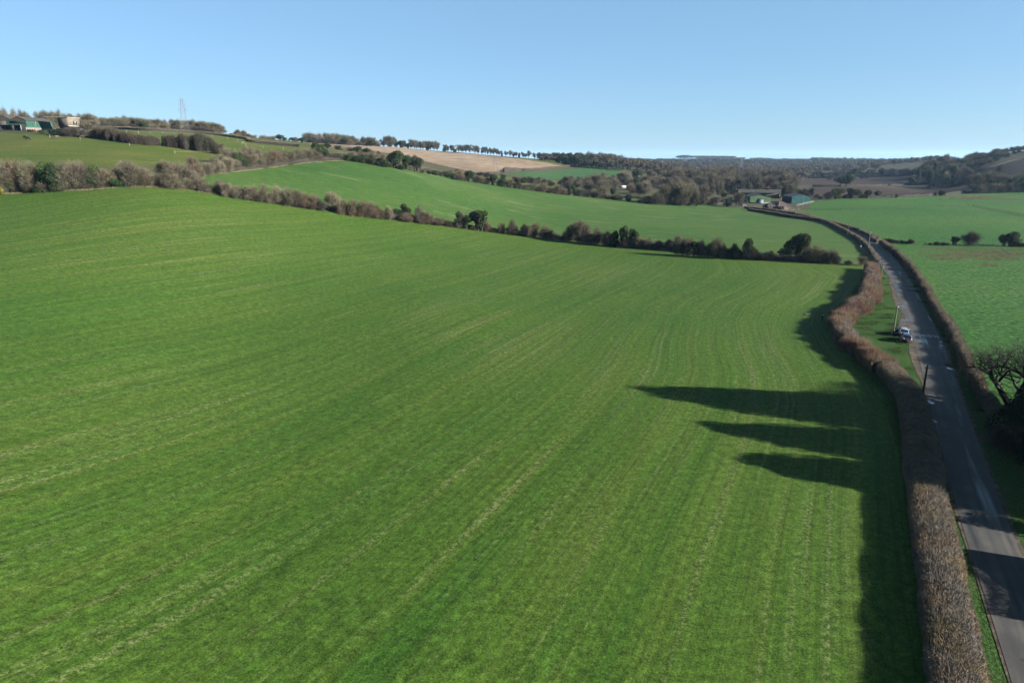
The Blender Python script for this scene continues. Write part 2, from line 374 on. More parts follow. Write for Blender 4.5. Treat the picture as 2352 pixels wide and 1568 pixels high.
RL = [V(15, 1300, 1568), V(15, 1160, 1100), V(15, 980, 450), V(15, 900, 100), (2201, 1206), (2198, 1175), (2187, 1125), (2174, 1081), (2161, 1015), (2148, 965), (2136, 912), (2127, 861), (2113, 805), (2100, 773), (2086, 746.5), (2068, 692), (2046, 633), (2029, 604), (2010, 575), (1993, 556), (1955, 536), (1936, 526.5), (1920, 518), (1880, 504), (1830, 493), (1780, 485.5), (1720, 480)]
RRt = [(2346, 1269), (2324, 1226), (2308, 1164), (2282, 1109), (2242, 1011), (2216, 943), (2185, 861), (2157, 774), (2144, 746.5), (2114, 692), (2081, 633), (2060, 604), (2037, 575), (2014, 556), (1978, 536), (1960, 527), (1943, 518), (1890, 502), (1835, 490.5), (1780, 483), (1720, 477.5)]
rlw = wp(*RL); rrw = wp(*RRt)
# carry the road on towards and past the camera
dl = np.array(rlw[0]) - np.array(rlw[3]); dl /= np.linalg.norm(dl)
dr = np.array(rrw[0]) - np.array(rrw[3]); dr /= np.linalg.norm(dr)
ctr = smooth_path([tuple(np.array(rlw[0]) + dl * 60 + np.array((2.6, -1.))), tuple(np.array(rlw[0]) + np.array((2.4, -1.)))] +
                  [tuple((np.array(p) + np.array(rrw[int(np.argmin([np.hypot(q[0] - p[0] - 2.3, q[1] - p[1] + 1.2) for q in rrw]))])) / 2) if p[1] > 55 else tuple(np.array(p) + np.array((2.4, -1.))) for p in rlw[1:]], 2., 4)
T_, N_ = frame2(ctr)
RW = np.interp(ctr[:, 1], [40, 75, 125], [1.95, 2.1, 2.45])[:, None]
ribbon('road', ctr - N_ * RW, ctr + N_ * RW, 'road', .05, 8)
jit = lambda k, amp: np.convolve(rng.normal(0, 1, len(ctr) + 8), np.ones(5) / 5, 'same')[4:-4][:, None] * amp
wl = np.interp(ctr[:, 1], [60, 95, 120, 200, 260], [.25, .5, 1.3, 1.0, .4])[:, None]
ribbon('road_verge', ctr - N_ * (RW + wl * (1 + jit(0, .9))), ctr - N_ * (RW - .1), 'dirt', .03, 4)
ribbon('road_verge', ctr + N_ * (RW - .1), ctr + N_ * (RW + .35 + jit(0, .15)), 'dirt', .03, 3)
ROADC = ctr
# muddy lay-by beside the cars
lay = [V(12, 985, 60), V(12, 800, 200), V(12, 700, 420), V(12, 740, 620), V(12, 800, 900), V(12, 1120, 985), V(12, 1230, 1180), V(12, 1330, 1350), V(12, 1390, 1500)]
layr = [V(12, 1040, 60), V(12, 1100, 200), V(12, 1130, 350), V(12, 1200, 560), V(12, 1270, 760), V(12, 1330, 985), V(12, 1370, 1180), V(12, 1420, 1350), V(12, 1470, 1500)]
ribbon('lay_by', wp(*lay), wp(*layr), 'dirt', .042, 10, .5)
# side drive on the right
ribbon('side_drive', wp((2236, 1000), (2300, 990), (2352, 985), (2500, 975)), wp((2240, 1016), (2300, 1010), (2352, 1006), (2500, 998)), 'yard', .02, 4, 1.)
def puddle(z, x, y, w, d, lab, lift=.085):
    cx, cy = at(*V(z, x, y)); m_ = 18; v = [(cx, cy, hz(cx, cy) + lift + float(rl(cy)))]
    for k in range(m_):
        a = 2 * PI * k / m_; r = 1 + .22 * math.sin(3 * a + x) + .12 * math.sin(5 * a + y)
        v.append((cx + w * r * math.cos(a), cy + d * r * math.sin(a), hz(cx, cy) + lift + float(rl(cy))))
    me = mesh('puddle', v, [(0, 1 + k, 1 + (k + 1) % m_) for k in range(m_)], [M['water']])
    obj('puddle', me, kind='structure')
for q in [(12, 930, 245, 1.1, .55), (12, 985, 170, .35, .3), (12, 830, 355, .5, .3), (12, 1185, 762, .35, .35), (12, 1195, 830, .4, .3), (12, 1250, 975, .2, .25), (14, 838, 285, .35, .9),
          (7, 740, 578, .5, .8), (7, 865, 820, .3, .5), (7, 918, 960, .55, .9), (7, 578, 231, 1.0, 1.7), (7, 535, 203, .9, .9), (13, 576, 685, .35, .7), (13, 440, 268, .15, .5), (13, 457, 325, .15, .5), (14, 890, 487, .12, .5)]:
    puddle(*q, '', .062)
# SLOW painted on the carriageway, to be read by traffic coming the other way
cu = bpy.data.curves.new('SLOW', 'FONT'); cu.body = 'SLOW'; cu.size = 1.0; cu.align_x = 'CENTER'; cu.align_y = 'CENTER'; cu.offset = .018; cu.space_character = 1.15
to = bpy.data.objects.new('t', cu); col.objects.link(to)
bpy.context.view_layer.update()
tm = bpy.data.meshes.new_from_object(to.evaluated_get(bpy.context.evaluated_depsgraph_get())); bpy.data.objects.remove(to)
tm.materials.clear(); tm.materials.append(M['paint'])
sx_, sy_ = at(*V(12, 1712, 738)); i = int(np.argmin(np.hypot(ctr[:, 0] - sx_, ctr[:, 1] - sy_)))
so = obj('road_marking', tm, None, (sx_, sy_, hz(sx_, sy_) + .06), kind='structure')
so.rotation_euler.z = math.atan2(T_[i, 1], T_[i, 0]) - PI / 2 + PI; so.scale = (1.02, 2.6, 1)
# ------------------------------------------------------------------ vegetation
M['tw_grey'] = twig_mat('twigs_grey', (.165, .145, .10), (.235, .205, .14), (.19, .18, .11))
M['tw_brown'] = twig_mat('twigs_brown', (.175, .135, .09), (.235, .18, .12), (.20, .165, .10))
M['tw_dark'] = twig_mat('twigs_dark', (.075, .065, .05), (.11, .09, .068))
M['tw_pale'] = twig_mat('twigs_pale', (.26, .225, .14), (.33, .29, .19))
M['tw_far'] = twig_mat('twigs_far', (.15, .125, .09), (.215, .18, .13), (.17, .155, .095))
M['bark'] = plain('bark', (.13, .11, .085), .95, var=.3, scale=1.5)
M['darkbark'] = plain('dark_bark', (.06, .05, .04), .95, var=.3, scale=1.5)
M['ever'] = twig_mat('evergreen_leaves', (.020, .040, .014), (.045, .075, .024), (.032, .055, .02))
M['ivy'] = twig_mat('ivy_leaves', (.022, .042, .012), (.050, .070, .020))
M['holly'] = twig_mat('bright_leaves', (.035, .085, .02), (.055, .115, .03))
M['gorse'] = twig_mat('yellow_leaves', (.20, .20, .02), (.28, .26, .03))
M['conifer'] = twig_mat('conifer_leaves', (.012, .026, .010), (.022, .042, .014))
def unit(n_, g=rng):
    d = g.normal(size=(n_, 3)); return d / np.linalg.norm(d, axis=1)[:, None]
def slivers(p, o, L, w, g):
    """thin triangles at p along o"""
    s = np.cross(o, unit(len(p), g)); s /= np.linalg.norm(s, axis=1)[:, None] + 1e-9
    v = np.stack([p - o * L[:, None] * .4 - s * w[:, None] / 2, p - o * L[:, None] * .4 + s * w[:, None] / 2, p + o * L[:, None] * .6], 1)
    return v.reshape(-1, 3), np.arange(len(p) * 3).reshape(-1, 3)
def cards(p, nrm, s, g):
    a = np.cross(nrm, unit(len(p), g)); a /= np.linalg.norm(a, axis=1)[:, None] + 1e-9
    b = np.cross(nrm, a); s = s[:, None]
    v = np.stack([p - a * s * .5, p - b * s * .42, p + a * s * .55, p + b * s * .38 + nrm * s * .12], 1)
    q = np.arange(len(p) * 4).reshape(-1, 4)
    return v.reshape(-1, 3), np.concatenate([q[:, [0, 1, 2]], q[:, [0, 2, 3]]])
def tube(pts, rad, k=5):
    P = np.array(pts, float); rad = np.asarray(rad, float); T = np.gradient(P, axis=0); T /= np.linalg.norm(T, axis=1)[:, None] + 1e-9
    up = np.array([.31, .17, .93]); A_ = np.cross(T, up); A_ /= np.linalg.norm(A_, axis=1)[:, None] + 1e-9; B_ = np.cross(T, A_)
    a = np.arange(k) * 2 * PI / k
    v = P[:, None] + rad[:, None, None] * (np.cos(a)[None, :, None] * A_[:, None] + np.sin(a)[None, :, None] * B_[:, None])
    m_ = len(P); i = np.arange(m_ - 1)[:, None] * k; j = np.arange(k)[None]; j2 = (j + 1) % k
    q = np.stack([i + j, i + j2, i + k + j2, i + k + j], -1).reshape(-1, 4)
    return v.reshape(-1, 3), np.concatenate([q[:, [0, 1, 2]], q[:, [0, 2, 3]]])
class Acc:
    def __init__(s): s.v = []; s.f = []; s.n = 0
    def add(s, vf):
        v, f = vf; s.v.append(v); s.f.append(f + s.n); s.n += len(v)
    def arr(s): return np.concatenate(s.v), np.concatenate(s.f)
def mklobes(kind, g):
    Ls = []
    if kind in ('bush', 'everbush'):
        for k in range(9 if kind == 'bush' else 7):
            a = g.uniform(0, 2 * PI); r = g.uniform(0, .27); rad = g.uniform(.17, .26)
            Ls.append((r * math.cos(a), r * math.sin(a), g.uniform(.22, .80 - r * .7), rad))
        Ls.append((0, 0, .38, .33)); Ls.append((.05, 0, .16, .30))
    elif kind == 'tree':
        for k in range(15):
            a = g.uniform(0, 2 * PI); r = g.uniform(.05, .33); zz = g.uniform(.36, .84 - r * .45)
            Ls.append((r * math.cos(a), r * math.sin(a), zz, g.uniform(.12, .19)))
        Ls.append((0, 0, .62, .26))
    elif kind == 'wood':
        for k in range(17):
            a = g.uniform(0, 2 * PI); r = g.uniform(.05, .31); zz = g.uniform(.2, .82 - r * .5)
            Ls.append((r * math.cos(a), r * math.sin(a), zz, g.uniform(.12, .2)))
        Ls += [(0, 0, .5, .28), (0, 0, .22, .26)]
    elif kind == 'tall':
        for k in range(15):
            a = g.uniform(0, 2 * PI); r = g.uniform(.03, .33)
            Ls.append((r * math.cos(a), r * math.sin(a), g.uniform(.3, .92 - r * .3), g.uniform(.09, .16)))
        Ls += [(0, 0, .62, .2), (0, 0, .42, .14)]
    elif kind == 'yew':
        for k in range(15):
            a = g.uniform(0, 2 * PI); r = g.uniform(.08, .32)
            Ls.append((r * math.cos(a), r * math.sin(a), g.uniform(.28, .84 - r * .5), g.uniform(.13, .2)))
        Ls.append((0, 0, .52, .3))
    elif kind == 'ivy':
        for k in range(7):
            a = k * 2.4 + g.uniform(-.4, .4); r = g.uniform(.1, .31)
            Ls.append((r * math.cos(a), r * math.sin(a), g.uniform(.3, .82), g.uniform(.13, .21)))
        Ls += [(0, 0, .2, .14), (0, 0, .45, .18), (.03, 0, .7, .17)]
    elif kind == 'conifer':
        for k in range(30):
            zz = k / 30; rr_ = .36 * (1 - zz) ** .55 * g.uniform(.75, 1.25) + .03; a = k * 2.4
            Ls.append((rr_ * .6 * math.cos(a), rr_ * .6 * math.sin(a), .1 + zz * .84, rr_ * .62 + .02))
    elif kind == 'pine':
        for k in range(8):
            a = k * 2.4; r = g.uniform(.05, .3)
            Ls.append((r * math.cos(a), r * math.sin(a), g.uniform(.6, .88), g.uniform(.1, .17)))
    return np.array(Ls)
def fit(vs, wide=True):
    a = np.concatenate(vs); r = np.percentile(np.hypot(a[:, 0], a[:, 1]), 97); top = np.percentile(a[:, 2], 99.6)
    return 1 / (2 * r), 1 / top
def proto(kind, seed, n_, leaf, mats, asp=1.):
    """trunk mesh + crown mesh + both in one, one unit wide and one unit tall"""
    g = np.random.default_rng(seed); Ls = mklobes(kind, g); c, rr_ = Ls[:, :3], Ls[:, 3]
    pr = rr_ ** 2; pr /= pr.sum(); k = g.choice(len(Ls), n_, p=pr); d = unit(n_, g)
    A_ = Acc(); B_ = Acc()
    if leaf:
        rad = rr_[k] * g.uniform(.72, 1.08, n_) ; p = c[k] + d * rad[:, None]; nr = d + unit(n_, g) * .75; nr /= np.linalg.norm(nr, axis=1)[:, None]
        A_.add(cards(p, nr, g.uniform(.6, 1.3, n_) * leaf, g))
    else:
        rad = rr_[k] * g.uniform(.05, 1., n_) ** .55 * (.85 + .32 * g.exponential(.6, n_).clip(0, 1.6)); p = c[k] + d * rad[:, None]
        o = d * .9 + np.array([0, 0, .55]) + unit(n_, g) * .6 + (p - np.array([0, 0, .2])) * .8; o /= np.linalg.norm(o, axis=1)[:, None]
        A_.add(slivers(p, o, g.uniform(.05, .15, n_), g.uniform(.004, .009, n_), g))
        if kind in ('tree', 'tall'):
            pass
    h0 = {'wood': .1, 'bush': .02, 'everbush': .02, 'tree': .26, 'tall': .2, 'yew': .16, 'ivy': .12, 'conifer': .05, 'pine': .5}[kind]
    th = {'wood': .02, 'bush': .012, 'everbush': .02, 'tree': .03, 'tall': .026, 'yew': .06, 'ivy': .05, 'conifer': .035, 'pine': .025}[kind]
    nst = 5 if kind in ('bush', 'everbush') else (3 if kind in ('ivy', 'yew') else 1)
    for s in range(nst):
        bx, by = (g.normal(0, .045, 2) if nst > 1 else (0, 0))
        B_.add(tube([(bx, by, -.04), (bx * 1.3, by * 1.3, h0 * .5), (bx * 1.6, by * 1.6, h0 + .06), (bx * 2.2, by * 2.2, .55), (bx * 2.5, by * 2.5, .8)], [th, th * .85, th * .7, th * .4, th * .1], 5))
    if not leaf or kind in ('ivy', 'yew'):
        for (x, y, zz, r) in Ls:
            st = np.array([x * .1, y * .1, min(h0 + g.uniform(0, .16), zz * .8)]); en = np.array([x, y, zz]) ; mid = (st + en) / 2 + np.array([x * .2, y * .2, -.03])
            B_.add(tube([st, mid, en, en + (en - mid) * .9], [th * .6, th * .42, th * .25, th * .06], 4))
            if not leaf:
                for q in range(5):
                    dd = unit(1, g)[0] * r * .95; dd[2] = abs(dd[2])
                    B_.add(tube([mid * .4 + en * .6, en + dd * .5, en + dd], [th * .22, th * .14, th * .04], 3))
    av, af = A_.arr(); bv, bf = B_.arr(); sx, sz = fit([av])
    for v in (av, bv): v[:, :2] *= sx; v[:, 2] *= sz
    cm = mesh(kind + '_crown', av, af, [mats[0]]); tm_ = mesh(kind + '_trunk', bv, bf, [mats[1]], smooth=True)
    jm = mesh(kind, np.concatenate([av, bv]), np.concatenate([af, bf + len(av)]), mats, mi=[0] * len(af) + [1] * len(bf))
    return cm, tm_, jm
PR = {}
def P_(key, kind, seeds, n_, leaf, mats): PR[key] = [proto(kind, s, n_, leaf, [M[m_] for m_ in mats]) for s in seeds]
P_('b', 'bush', (1, 2, 3, 9), 8000, 0, ('tw_grey', 'bark'))
P_('bb', 'bush', (4, 5), 9000, 0, ('tw_brown', 'bark'))
P_('bd', 'bush', (6, 7), 9000, 0, ('tw_dark', 'darkbark'))
P_('bp', 'bush', (8,), 7000, 0, ('tw_pale', 'bark'))
P_('e', 'everbush', (11, 12, 13), 3200, .052, ('ever', 'darkbark'))
P_('h', 'everbush', (14, 15), 3000, .052, ('holly', 'darkbark'))
P_('go', 'everbush', (16,), 2000, .05, ('gorse', 'darkbark'))
P_('y', 'yew', (21, 22, 23), 4200, .045, ('ever', 'darkbark'))
P_('i', 'ivy', (24, 25, 26), 3600, .048, ('ivy', 'darkbark'))
P_('t', 'tree', (31, 32, 33, 34), 8000, 0, ('tw_grey', 'bark'))
P_('tf', 'wood', (35, 36, 37, 38), 7000, 0, ('tw_far', 'darkbark'))
P_('w', 'wood', (61, 62, 63, 64), 9000, 0, ('tw_grey', 'bark'))
P_('r', 'tall', (41, 42, 43, 44), 4200, 0, ('tw_far', 'darkbark'))
P_('c', 'conifer', (51, 52, 55), 36000, .027, ('conifer', 'darkbark'))
P_('pn', 'pine', (53, 54), 2400, .04, ('ever', 'darkbark'))
ORD = 'zeroth first second third fourth fifth sixth seventh eighth ninth tenth eleventh twelfth thirteenth fourteenth fifteenth sixteenth seventeenth eighteenth nineteenth'.split()
TENS = {2: 'twent', 3: 'thirt', 4: 'fort', 5: 'fift', 6: 'sixt', 7: 'sevent', 8: 'eight', 9: 'ninet'}
def ordi(n_):
    if n_ < 20: return ORD[n_]
    t, u = divmod(n_, 10)
    return TENS[t] + 'ieth' if u == 0 else TENS[t] + 'y-' + ORD[u]
KIND = {'w': ('bare_tree', 'tree', 'bare grey-brown tree'), 'b': ('hedgerow_bush', 'bush', 'grey-brown leafless bush'), 'bb': ('hedgerow_bush', 'bush', 'rusty brown leafless bush'), 'bd': ('dark_bush', 'bush', 'dark leafless bush'),
        'bp': ('pale_bush', 'bush', 'pale straw coloured bush'), 'e': ('evergreen_bush', 'bush', 'dark evergreen bush'), 'h': ('evergreen_bush', 'bush', 'bright green leafy bush'),
        'go': ('gorse_bush', 'bush', 'yellow flowering bush'), 'y': ('yew_tree', 'tree', 'dark round evergreen tree'), 'i': ('ivy_covered_tree', 'tree', 'ivy covered tree'),
        't': ('bare_tree', 'tree', 'bare grey-brown tree'), 'tf': ('bare_tree', 'tree', 'bare brown tree'), 'r': ('bare_tree', 'tree', 'tall bare tree'),
        'c': ('conifer_tree', 'tree', 'dark conifer'), 'pn': ('pine_tree', 'tree', 'dark flat-topped pine')}
GR = {}
ASP = {'w': 1., 'b': 1.1, 'bb': 1.1, 'bd': 1.2, 'bp': .9, 'e': 1., 'h': 1.1, 'go': 1.2, 'y': .95, 'i': .9, 't': .95, 'tf': .95, 'r': .55, 'c': .45, 'pn': .6}
def put(key, px, ytop, ybase=None, Y=None, w=None, grp=None, label=None, parts=True, h=None, xy=None):
    if xy is not None: X, Yw = xy
    elif ybase is not None and Y is None: X, Yw = at(px, ybase)
    else: u, m = uz(px, ytop); X, Yw = u * Y, Y
    zb = hz(X, Yw)
    H = h if h else max(1.2, ztop(ytop, Yw) - zb)
    Wd = (w * Yw * .985 / F) if w else H * ASP[key] * random.uniform(.85, 1.15)
    Wd = min(Wd, H * 1.7)
    cm, tm_, jm = random.choice(PR[key]); nm, cat, desc = KIND[key]
    if parts:
        o = obj(nm, None, None, (X, Yw, zb)); obj('trunk' if cat == 'tree' else 'stems', tm_, o); obj('crown' if cat == 'tree' else 'foliage', cm, o)
    else: o = obj(nm, jm, None, (X, Yw, zb))
    o.scale = (Wd, Wd * random.uniform(.85, 1.1), H); o.rotation_euler.z = random.uniform(0, 6.28)
    o['category'] = cat
    if label: o['label'] = label
    if grp:
        o['group'] = grp
    if not label: GR.setdefault(grp, []).append((X / Yw, o, desc))
    return o
def zlist(z, items, grp, base=None, parts=True, Y=None):
    """items: (key, x, ytop[, ybase[, width]]) in the coordinates of one enlarged picture"""
    zf = ZO[z][2]
    for it in items:
        key, x, yt = it[:3]; yb = it[3] if len(it) > 3 and it[3] is not None else None; w = it[4] * K / zf if len(it) > 4 else None
        px, pt = V(z, x, yt)
        if yb is None: yb = np.interp(x, *zip(*base)) if base else None
        lb = it[5] if len(it) > 5 else None
        if Y is not None: put(key, px, pt, Y=Y if not callable(Y) else Y(x), w=w, grp=grp, parts=parts, label=lb)
        else: put(key, px, pt, ybase=V(z, x, yb)[1], w=w, grp=grp, parts=parts, label=lb)

# --- hedgerow between the two near green fields, left corner to road
gC = 'bushes and trees along the hedgerow between the near crop field and the middle field'
zlist(1, [('b', 1850, 820), ('b', 1920, 855, None, 160), ('b', 2075, 865, None, 170), ('bd', 2170, 930, None, 120), ('b', 2230, 925, None, 130), ('bd', 2320, 935, None, 120)], gC, [(1500, 940), (1800, 955), (2352, 1045)])
b2 = [(0, 795), (400, 850), (800, 910), (1200, 975), (1600, 1015), (2000, 1060), (2352, 1100)]
zlist(2, [('b', 20, 655), ('b', 110, 690), ('bd', 170, 720, None, 90), ('b', 215, 690, None, 130), ('b', 290, 690), ('b', 365, 668, None, 100), ('bd', 330, 760, None, 120), ('b', 430, 745, None, 120), ('bp', 512, 680, None, 90), ('b', 590, 705, None, 140), ('b', 670, 720, None, 130),
          ('bb', 740, 750, None, 140), ('bb', 820, 765, None, 130), ('bd', 560, 800, None, 150), ('bd', 790, 840, None, 130), ('bd', 900, 800, None, 90), ('bp', 1015, 742, 900, 170, 'pale rounded grey-green tree standing above the brown hedgerow between the two green fields'),
          ('bb', 1110, 815, None, 130), ('bb', 1190, 815, None, 130), ('bb', 1270, 825, None, 130), ('bb', 1350, 840, None, 130), ('bb', 1420, 860, None, 110), ('bb', 1470, 905, None, 90), ('bp', 1545, 875, None, 90), ('bd', 1520, 940, None, 80),
          ('i', 1690, 862, 1000, 130), ('i', 1620, 905, 1000, 110), ('bb', 1720, 940, None, 150), ('b', 1835, 875, None, 110), ('bb', 1880, 930, None, 150), ('bb', 1930, 960, None, 90), ('bb', 2010, 990, None, 120), ('bb', 2110, 1015, None, 130), ('bd', 2080, 1030, None, 110), ('i', 2215, 935, None, 120)], gC, b2)
b3 = [(0, 960), (400, 1010), (1000, 1085), (1500, 1140), (2352, 1200)]
zlist(3, [('b', 105, 825, None, 90), ('i', 140, 850, None, 150), ('i', 270, 805, None, 190, 'ivy covered tree arching over a see-through gap in the hedgerow between two green fields'), ('bb', 350, 900, None, 90), ('bb', 230, 945, None, 160), ('bb', 30, 930, None, 60), ('bb', 410, 970, None, 90), ('bb', 480, 918, None, 85), ('b', 588, 888, None, 110), ('b', 540, 960, None, 80), ('bd', 700, 930, None, 100), ('bb', 785, 915, None, 110),
          ('b', 880, 935, None, 90), ('b', 930, 970, None, 90), ('bd', 640, 985, None, 120), ('b', 1110, 950, None, 110), ('t', 1200, 903, None, 240, 'largest pale grey leafless tree rising from the hedgerow between the two green fields'), ('b', 1280, 960, None, 120), ('b', 1375, 965, None, 130), ('bd', 1330, 1020, None, 150), ('bb', 1460, 1010, None, 100), ('bd', 1060, 1040, None, 120), ('bd', 1500, 1000, None, 110), ('e', 1545, 995, None, 90),
          ('i', 1625, 948, None, 110), ('i', 1725, 980, None, 110), ('bd', 1660, 1040, None, 150), ('b', 1790, 1040, None, 130), ('b', 1870, 1060, None, 120), ('bd', 1820, 1080, None, 140), ('bd', 1950, 1080, None, 120), ('bd', 2050, 1075, None, 110), ('b', 2120, 1040, None, 140), ('bd', 2200, 1070, None, 110), ('bd', 2270, 1080, None, 110)], gC, b3)
b6 = [(0, 500), (600, 540), (1000, 560), (1600, 590), (2250, 630)]
zlist(6, [('b', 20, 275, None, 130), ('bd', 85, 330, None, 110), ('bb', 150, 290, None, 100), ('i', 225, 340, None, 110), ('bd', 300, 320, None, 120), ('bd', 380, 360, None, 130), ('b', 480, 285, None, 150), ('bd', 470, 360, None, 120), ('b', 555, 350, None, 90), ('bd', 620, 420, None, 110), ('bd', 680, 360, None, 110), ('b', 715, 400, None, 110), ('bd', 760, 440, None, 140),
          ('i', 860, 305, None, 190, 'ivy covered tree with rounded top, between brown bushes left of the biggest ivy tree'), ('bd', 860, 430, None, 240), ('bd', 950, 430, None, 130), ('bd', 1060, 470, None, 130), ('bd', 1125, 450, None, 120), ('bd', 1000, 500, None, 130),
          ('i', 1440, 246, 548, 240, 'biggest broad dark ivy covered tree, near the road end of the hedgerow between fields'), ('i', 1335, 335, 545, 200), ('i', 1265, 450, 540, 130), ('i', 1520, 258, 548, 150), ('b', 1560, 400, None, 150),
          ('b', 1650, 385, None, 170), ('b', 1730, 430, None, 130), ('b', 1850, 435, None, 150), ('b', 1900, 505, None, 100), ('b', 1790, 490, None, 110), ('bd', 2040, 562, 618, 170, 'low dark brown mound of bramble near the road end of the hedgerow'), ('b', 2195, 512, 618, 125, 'small rounded grey bush beside the road hedge, last of the hedgerow')], gC, b6)
# --- thicket along the far left edge of the crop field
gA = 'bushes and small trees in the thicket at the upper left edge of the crop field'
bA = [(0, 975), (500, 985), (900, 945), (1300, 925), (1500, 930)]
zlist(1, [('go', 15, 930, 1010, 60, 'yellow flowering bush at the left edge of the photograph'), ('b', -60, 690), ('b', 30, 700), ('w', 110, 690, None, 220), ('bb', 200, 682, None, 200), ('b', 290, 690, None, 180), ('bb', 350, 710, None, 150), ('h', 425, 712, None, 150), ('y', 520, 715, None, 170), ('h', 580, 770, None, 110), ('b', 610, 700, None, 150), ('w', 700, 690, None, 190), ('b', 770, 695, None, 170), ('bd', 840, 715, None, 170),
          ('e', 850, 740, None, 150), ('b', 900, 770, None, 150), ('b', 985, 765, None, 140), ('bb', 1060, 780, None, 130), ('w', 1160, 700, 900, 200), ('b', 1230, 690, None, 220), ('h', 1220, 805, 915, 130), ('b', 1330, 735, None, 180), ('b', 1400, 770, None, 140)], gA, bA)
zlist(1, [('b', 40, 800, 990, 170), ('h', 95, 870, 990, 110), ('b', 170, 850, 985, 160), ('h', 260, 885, 985, 100), ('b', 310, 840, 985, 170), ('h', 360, 930, 990, 90), ('b', 440, 860, 985, 170), ('e', 530, 880, 980, 120), ('bb', 600, 890, 975, 120), ('b', 660, 830, 965, 170), ('h', 740, 880, 958, 130), ('b', 810, 850, 955, 150), ('b', 950, 830, 945, 170), ('b', 1020, 870, 940, 110), ('h', 1100, 855, 938, 150), ('h', 1170, 840, 930, 120), ('b', 1290, 830, 930, 160), ('bb', 1380, 830, 930, 150),
          ('bb', 10, 860, 995, 120), ('bd', 900, 880, 948, 90)], gA)
# --- thicket climbing along the upper left edge of the middle field
gB = 'bushes in the thicket along the upper left edge of the middle field'
zlist(1, [('b', 1480, 800, 930, 130), ('bd', 1520, 840, 935, 110), ('w', 1580, 685, 925, 200), ('b', 1660, 700, 900, 170), ('b', 1700, 730, 935, 240), ('b', 1590, 770, 945, 170), ('b', 1640, 820, 955, 190), ('b', 1780, 780, 920, 180), ('b', 1740, 850, 955, 160), ('bb', 1830, 645, 860, 130), ('bb', 1800, 720, 900, 130), ('b', 1880, 720, 860, 120), ('b', 1960, 700, 830, 130), ('bb', 1945, 755, 820, 110),
          ('b', 2030, 650, 810, 120), ('bp', 2080, 690, 800, 100), ('bp', 2150, 660, 790, 120), ('b', 2215, 680, 775, 110), ('e', 2235, 610, 740, 110), ('e', 2290, 680, 750, 80), ('b', 2330, 600, 740, 110), ('b', 2100, 630, 760, 130)], gB)
zlist(2, [('bp', 35, 430, 545, 100), ('b', 100, 440, 530, 110), ('e', 130, 385, 500, 110), ('e', 185, 430, 500, 80), ('b', 40, 330, 500, 140), ('b', 200, 320, 470, 140), ('b', 290, 325, 480, 130), ('bp', 245, 390, 510, 130), ('b', 330, 390, 505, 130), ('b', 385, 370, 495, 110), ('bb', 450, 345, 495, 120), ('bb', 500, 365, 490, 110), ('b', 545, 385, 480, 100), ('b', 600, 350, 470, 130), ('b', 680, 345, 460, 140), ('b', 770, 340, 450, 140), ('b', 720, 380, 458, 110), ('b', 830, 330, 445, 130), ('b', 880, 370, 445, 110), ('e', 835, 395, 440, 60),
          ('y', 880, 285, 440, 140), ('y', 945, 355, 440, 90), ('b', 1000, 375, 440, 100), ('b', 1060, 370, 445, 120), ('b', 1120, 385, 450, 100)], gB)
# --- hedgerow along the far side of the middle field
gD = 'bushes and trees in the hedgerow along the far side of the middle field'
bD2 = [(1100, 450), (1300, 475), (1500, 515), (1800, 560), (2352, 650)]
zlist(2, [('e', 1160, 395, None, 90), ('e', 1230, 405, None, 110), ('e', 1300, 415, None, 110), ('e', 1370, 430, None, 80), ('b', 1190, 365, 440, 130), ('b', 1290, 365, 450, 130), ('b', 1390, 375, 465, 130), ('b', 1440, 390, 480, 110), ('b', 1490, 385, 480, 100), ('bd', 1400, 445, None, 100), ('e', 1500, 445, None, 90), ('e', 1450, 455, None, 70),
          ('y', 1610, 362, 525, 175, 'largest dark round evergreen on the far side of the middle field, left of the pylon'), ('y', 1715, 405, 540, 90), ('y', 1800, 408, 556, 150, 'dark evergreen leaning right, beside the largest round evergreen beyond the middle field'), ('e', 1660, 490, None, 70),
          ('b', 1860, 530, None, 90), ('bd', 1920, 545, None, 80), ('e', 1970, 545, None, 90), ('bd', 2030, 560, None, 90), ('e', 2090, 550, None, 90), ('bb', 2210, 545, None, 110), ('bd', 2150, 575, None, 80), ('y', 2300, 548, None, 100), ('bd', 2260, 590, None, 90)], gD, bD2)
bD3 = [(0, 508), (500, 582), (1000, 650), (1500, 700), (1900, 745), (2352, 765)]
zlist(3, [('e', 25, 455, None, 60), ('bb', 98, 428, None, 80), ('y', 182, 432, None, 95), ('bd', 60, 475, None, 70), ('bd', 130, 490, None, 70), ('bd', 245, 480, None, 90), ('bb', 285, 478, None, 80), ('bd', 340, 500, None, 90), ('i', 405, 465, None, 100), ('bd', 455, 520, None, 60), ('e', 500, 498, None, 95), ('bb', 560, 505, None, 90), ('i', 652, 500, 602, 90), ('bb', 620, 540, None, 80), ('bb', 700, 555, None, 90), ('b', 765, 550, None, 110), ('bb', 830, 570, None, 90), ('bb', 880, 540, None, 90), ('bd', 930, 590, None, 90),
          ('bb', 1000, 558, None, 100), ('bb', 1060, 590, None, 100), ('i', 1130, 556, None, 80), ('e', 1175, 572, None, 50), ('bd', 1110, 610, None, 90), ('bd', 1200, 605, None, 110), ('bd', 1280, 615, None, 110), ('b', 1420, 570, None, 120), ('bd', 1350, 630, None, 110), ('bb', 1480, 650, None, 110), ('b', 1590, 640, None, 110), ('e', 1672, 655, None, 70), ('bd', 1540, 660, None, 90), ('bd', 1780, 700, None, 90), ('b', 1850, 660, None, 90), ('bd', 1900, 680, None, 110), ('b', 1940, 620, None, 110)], gD, bD3)
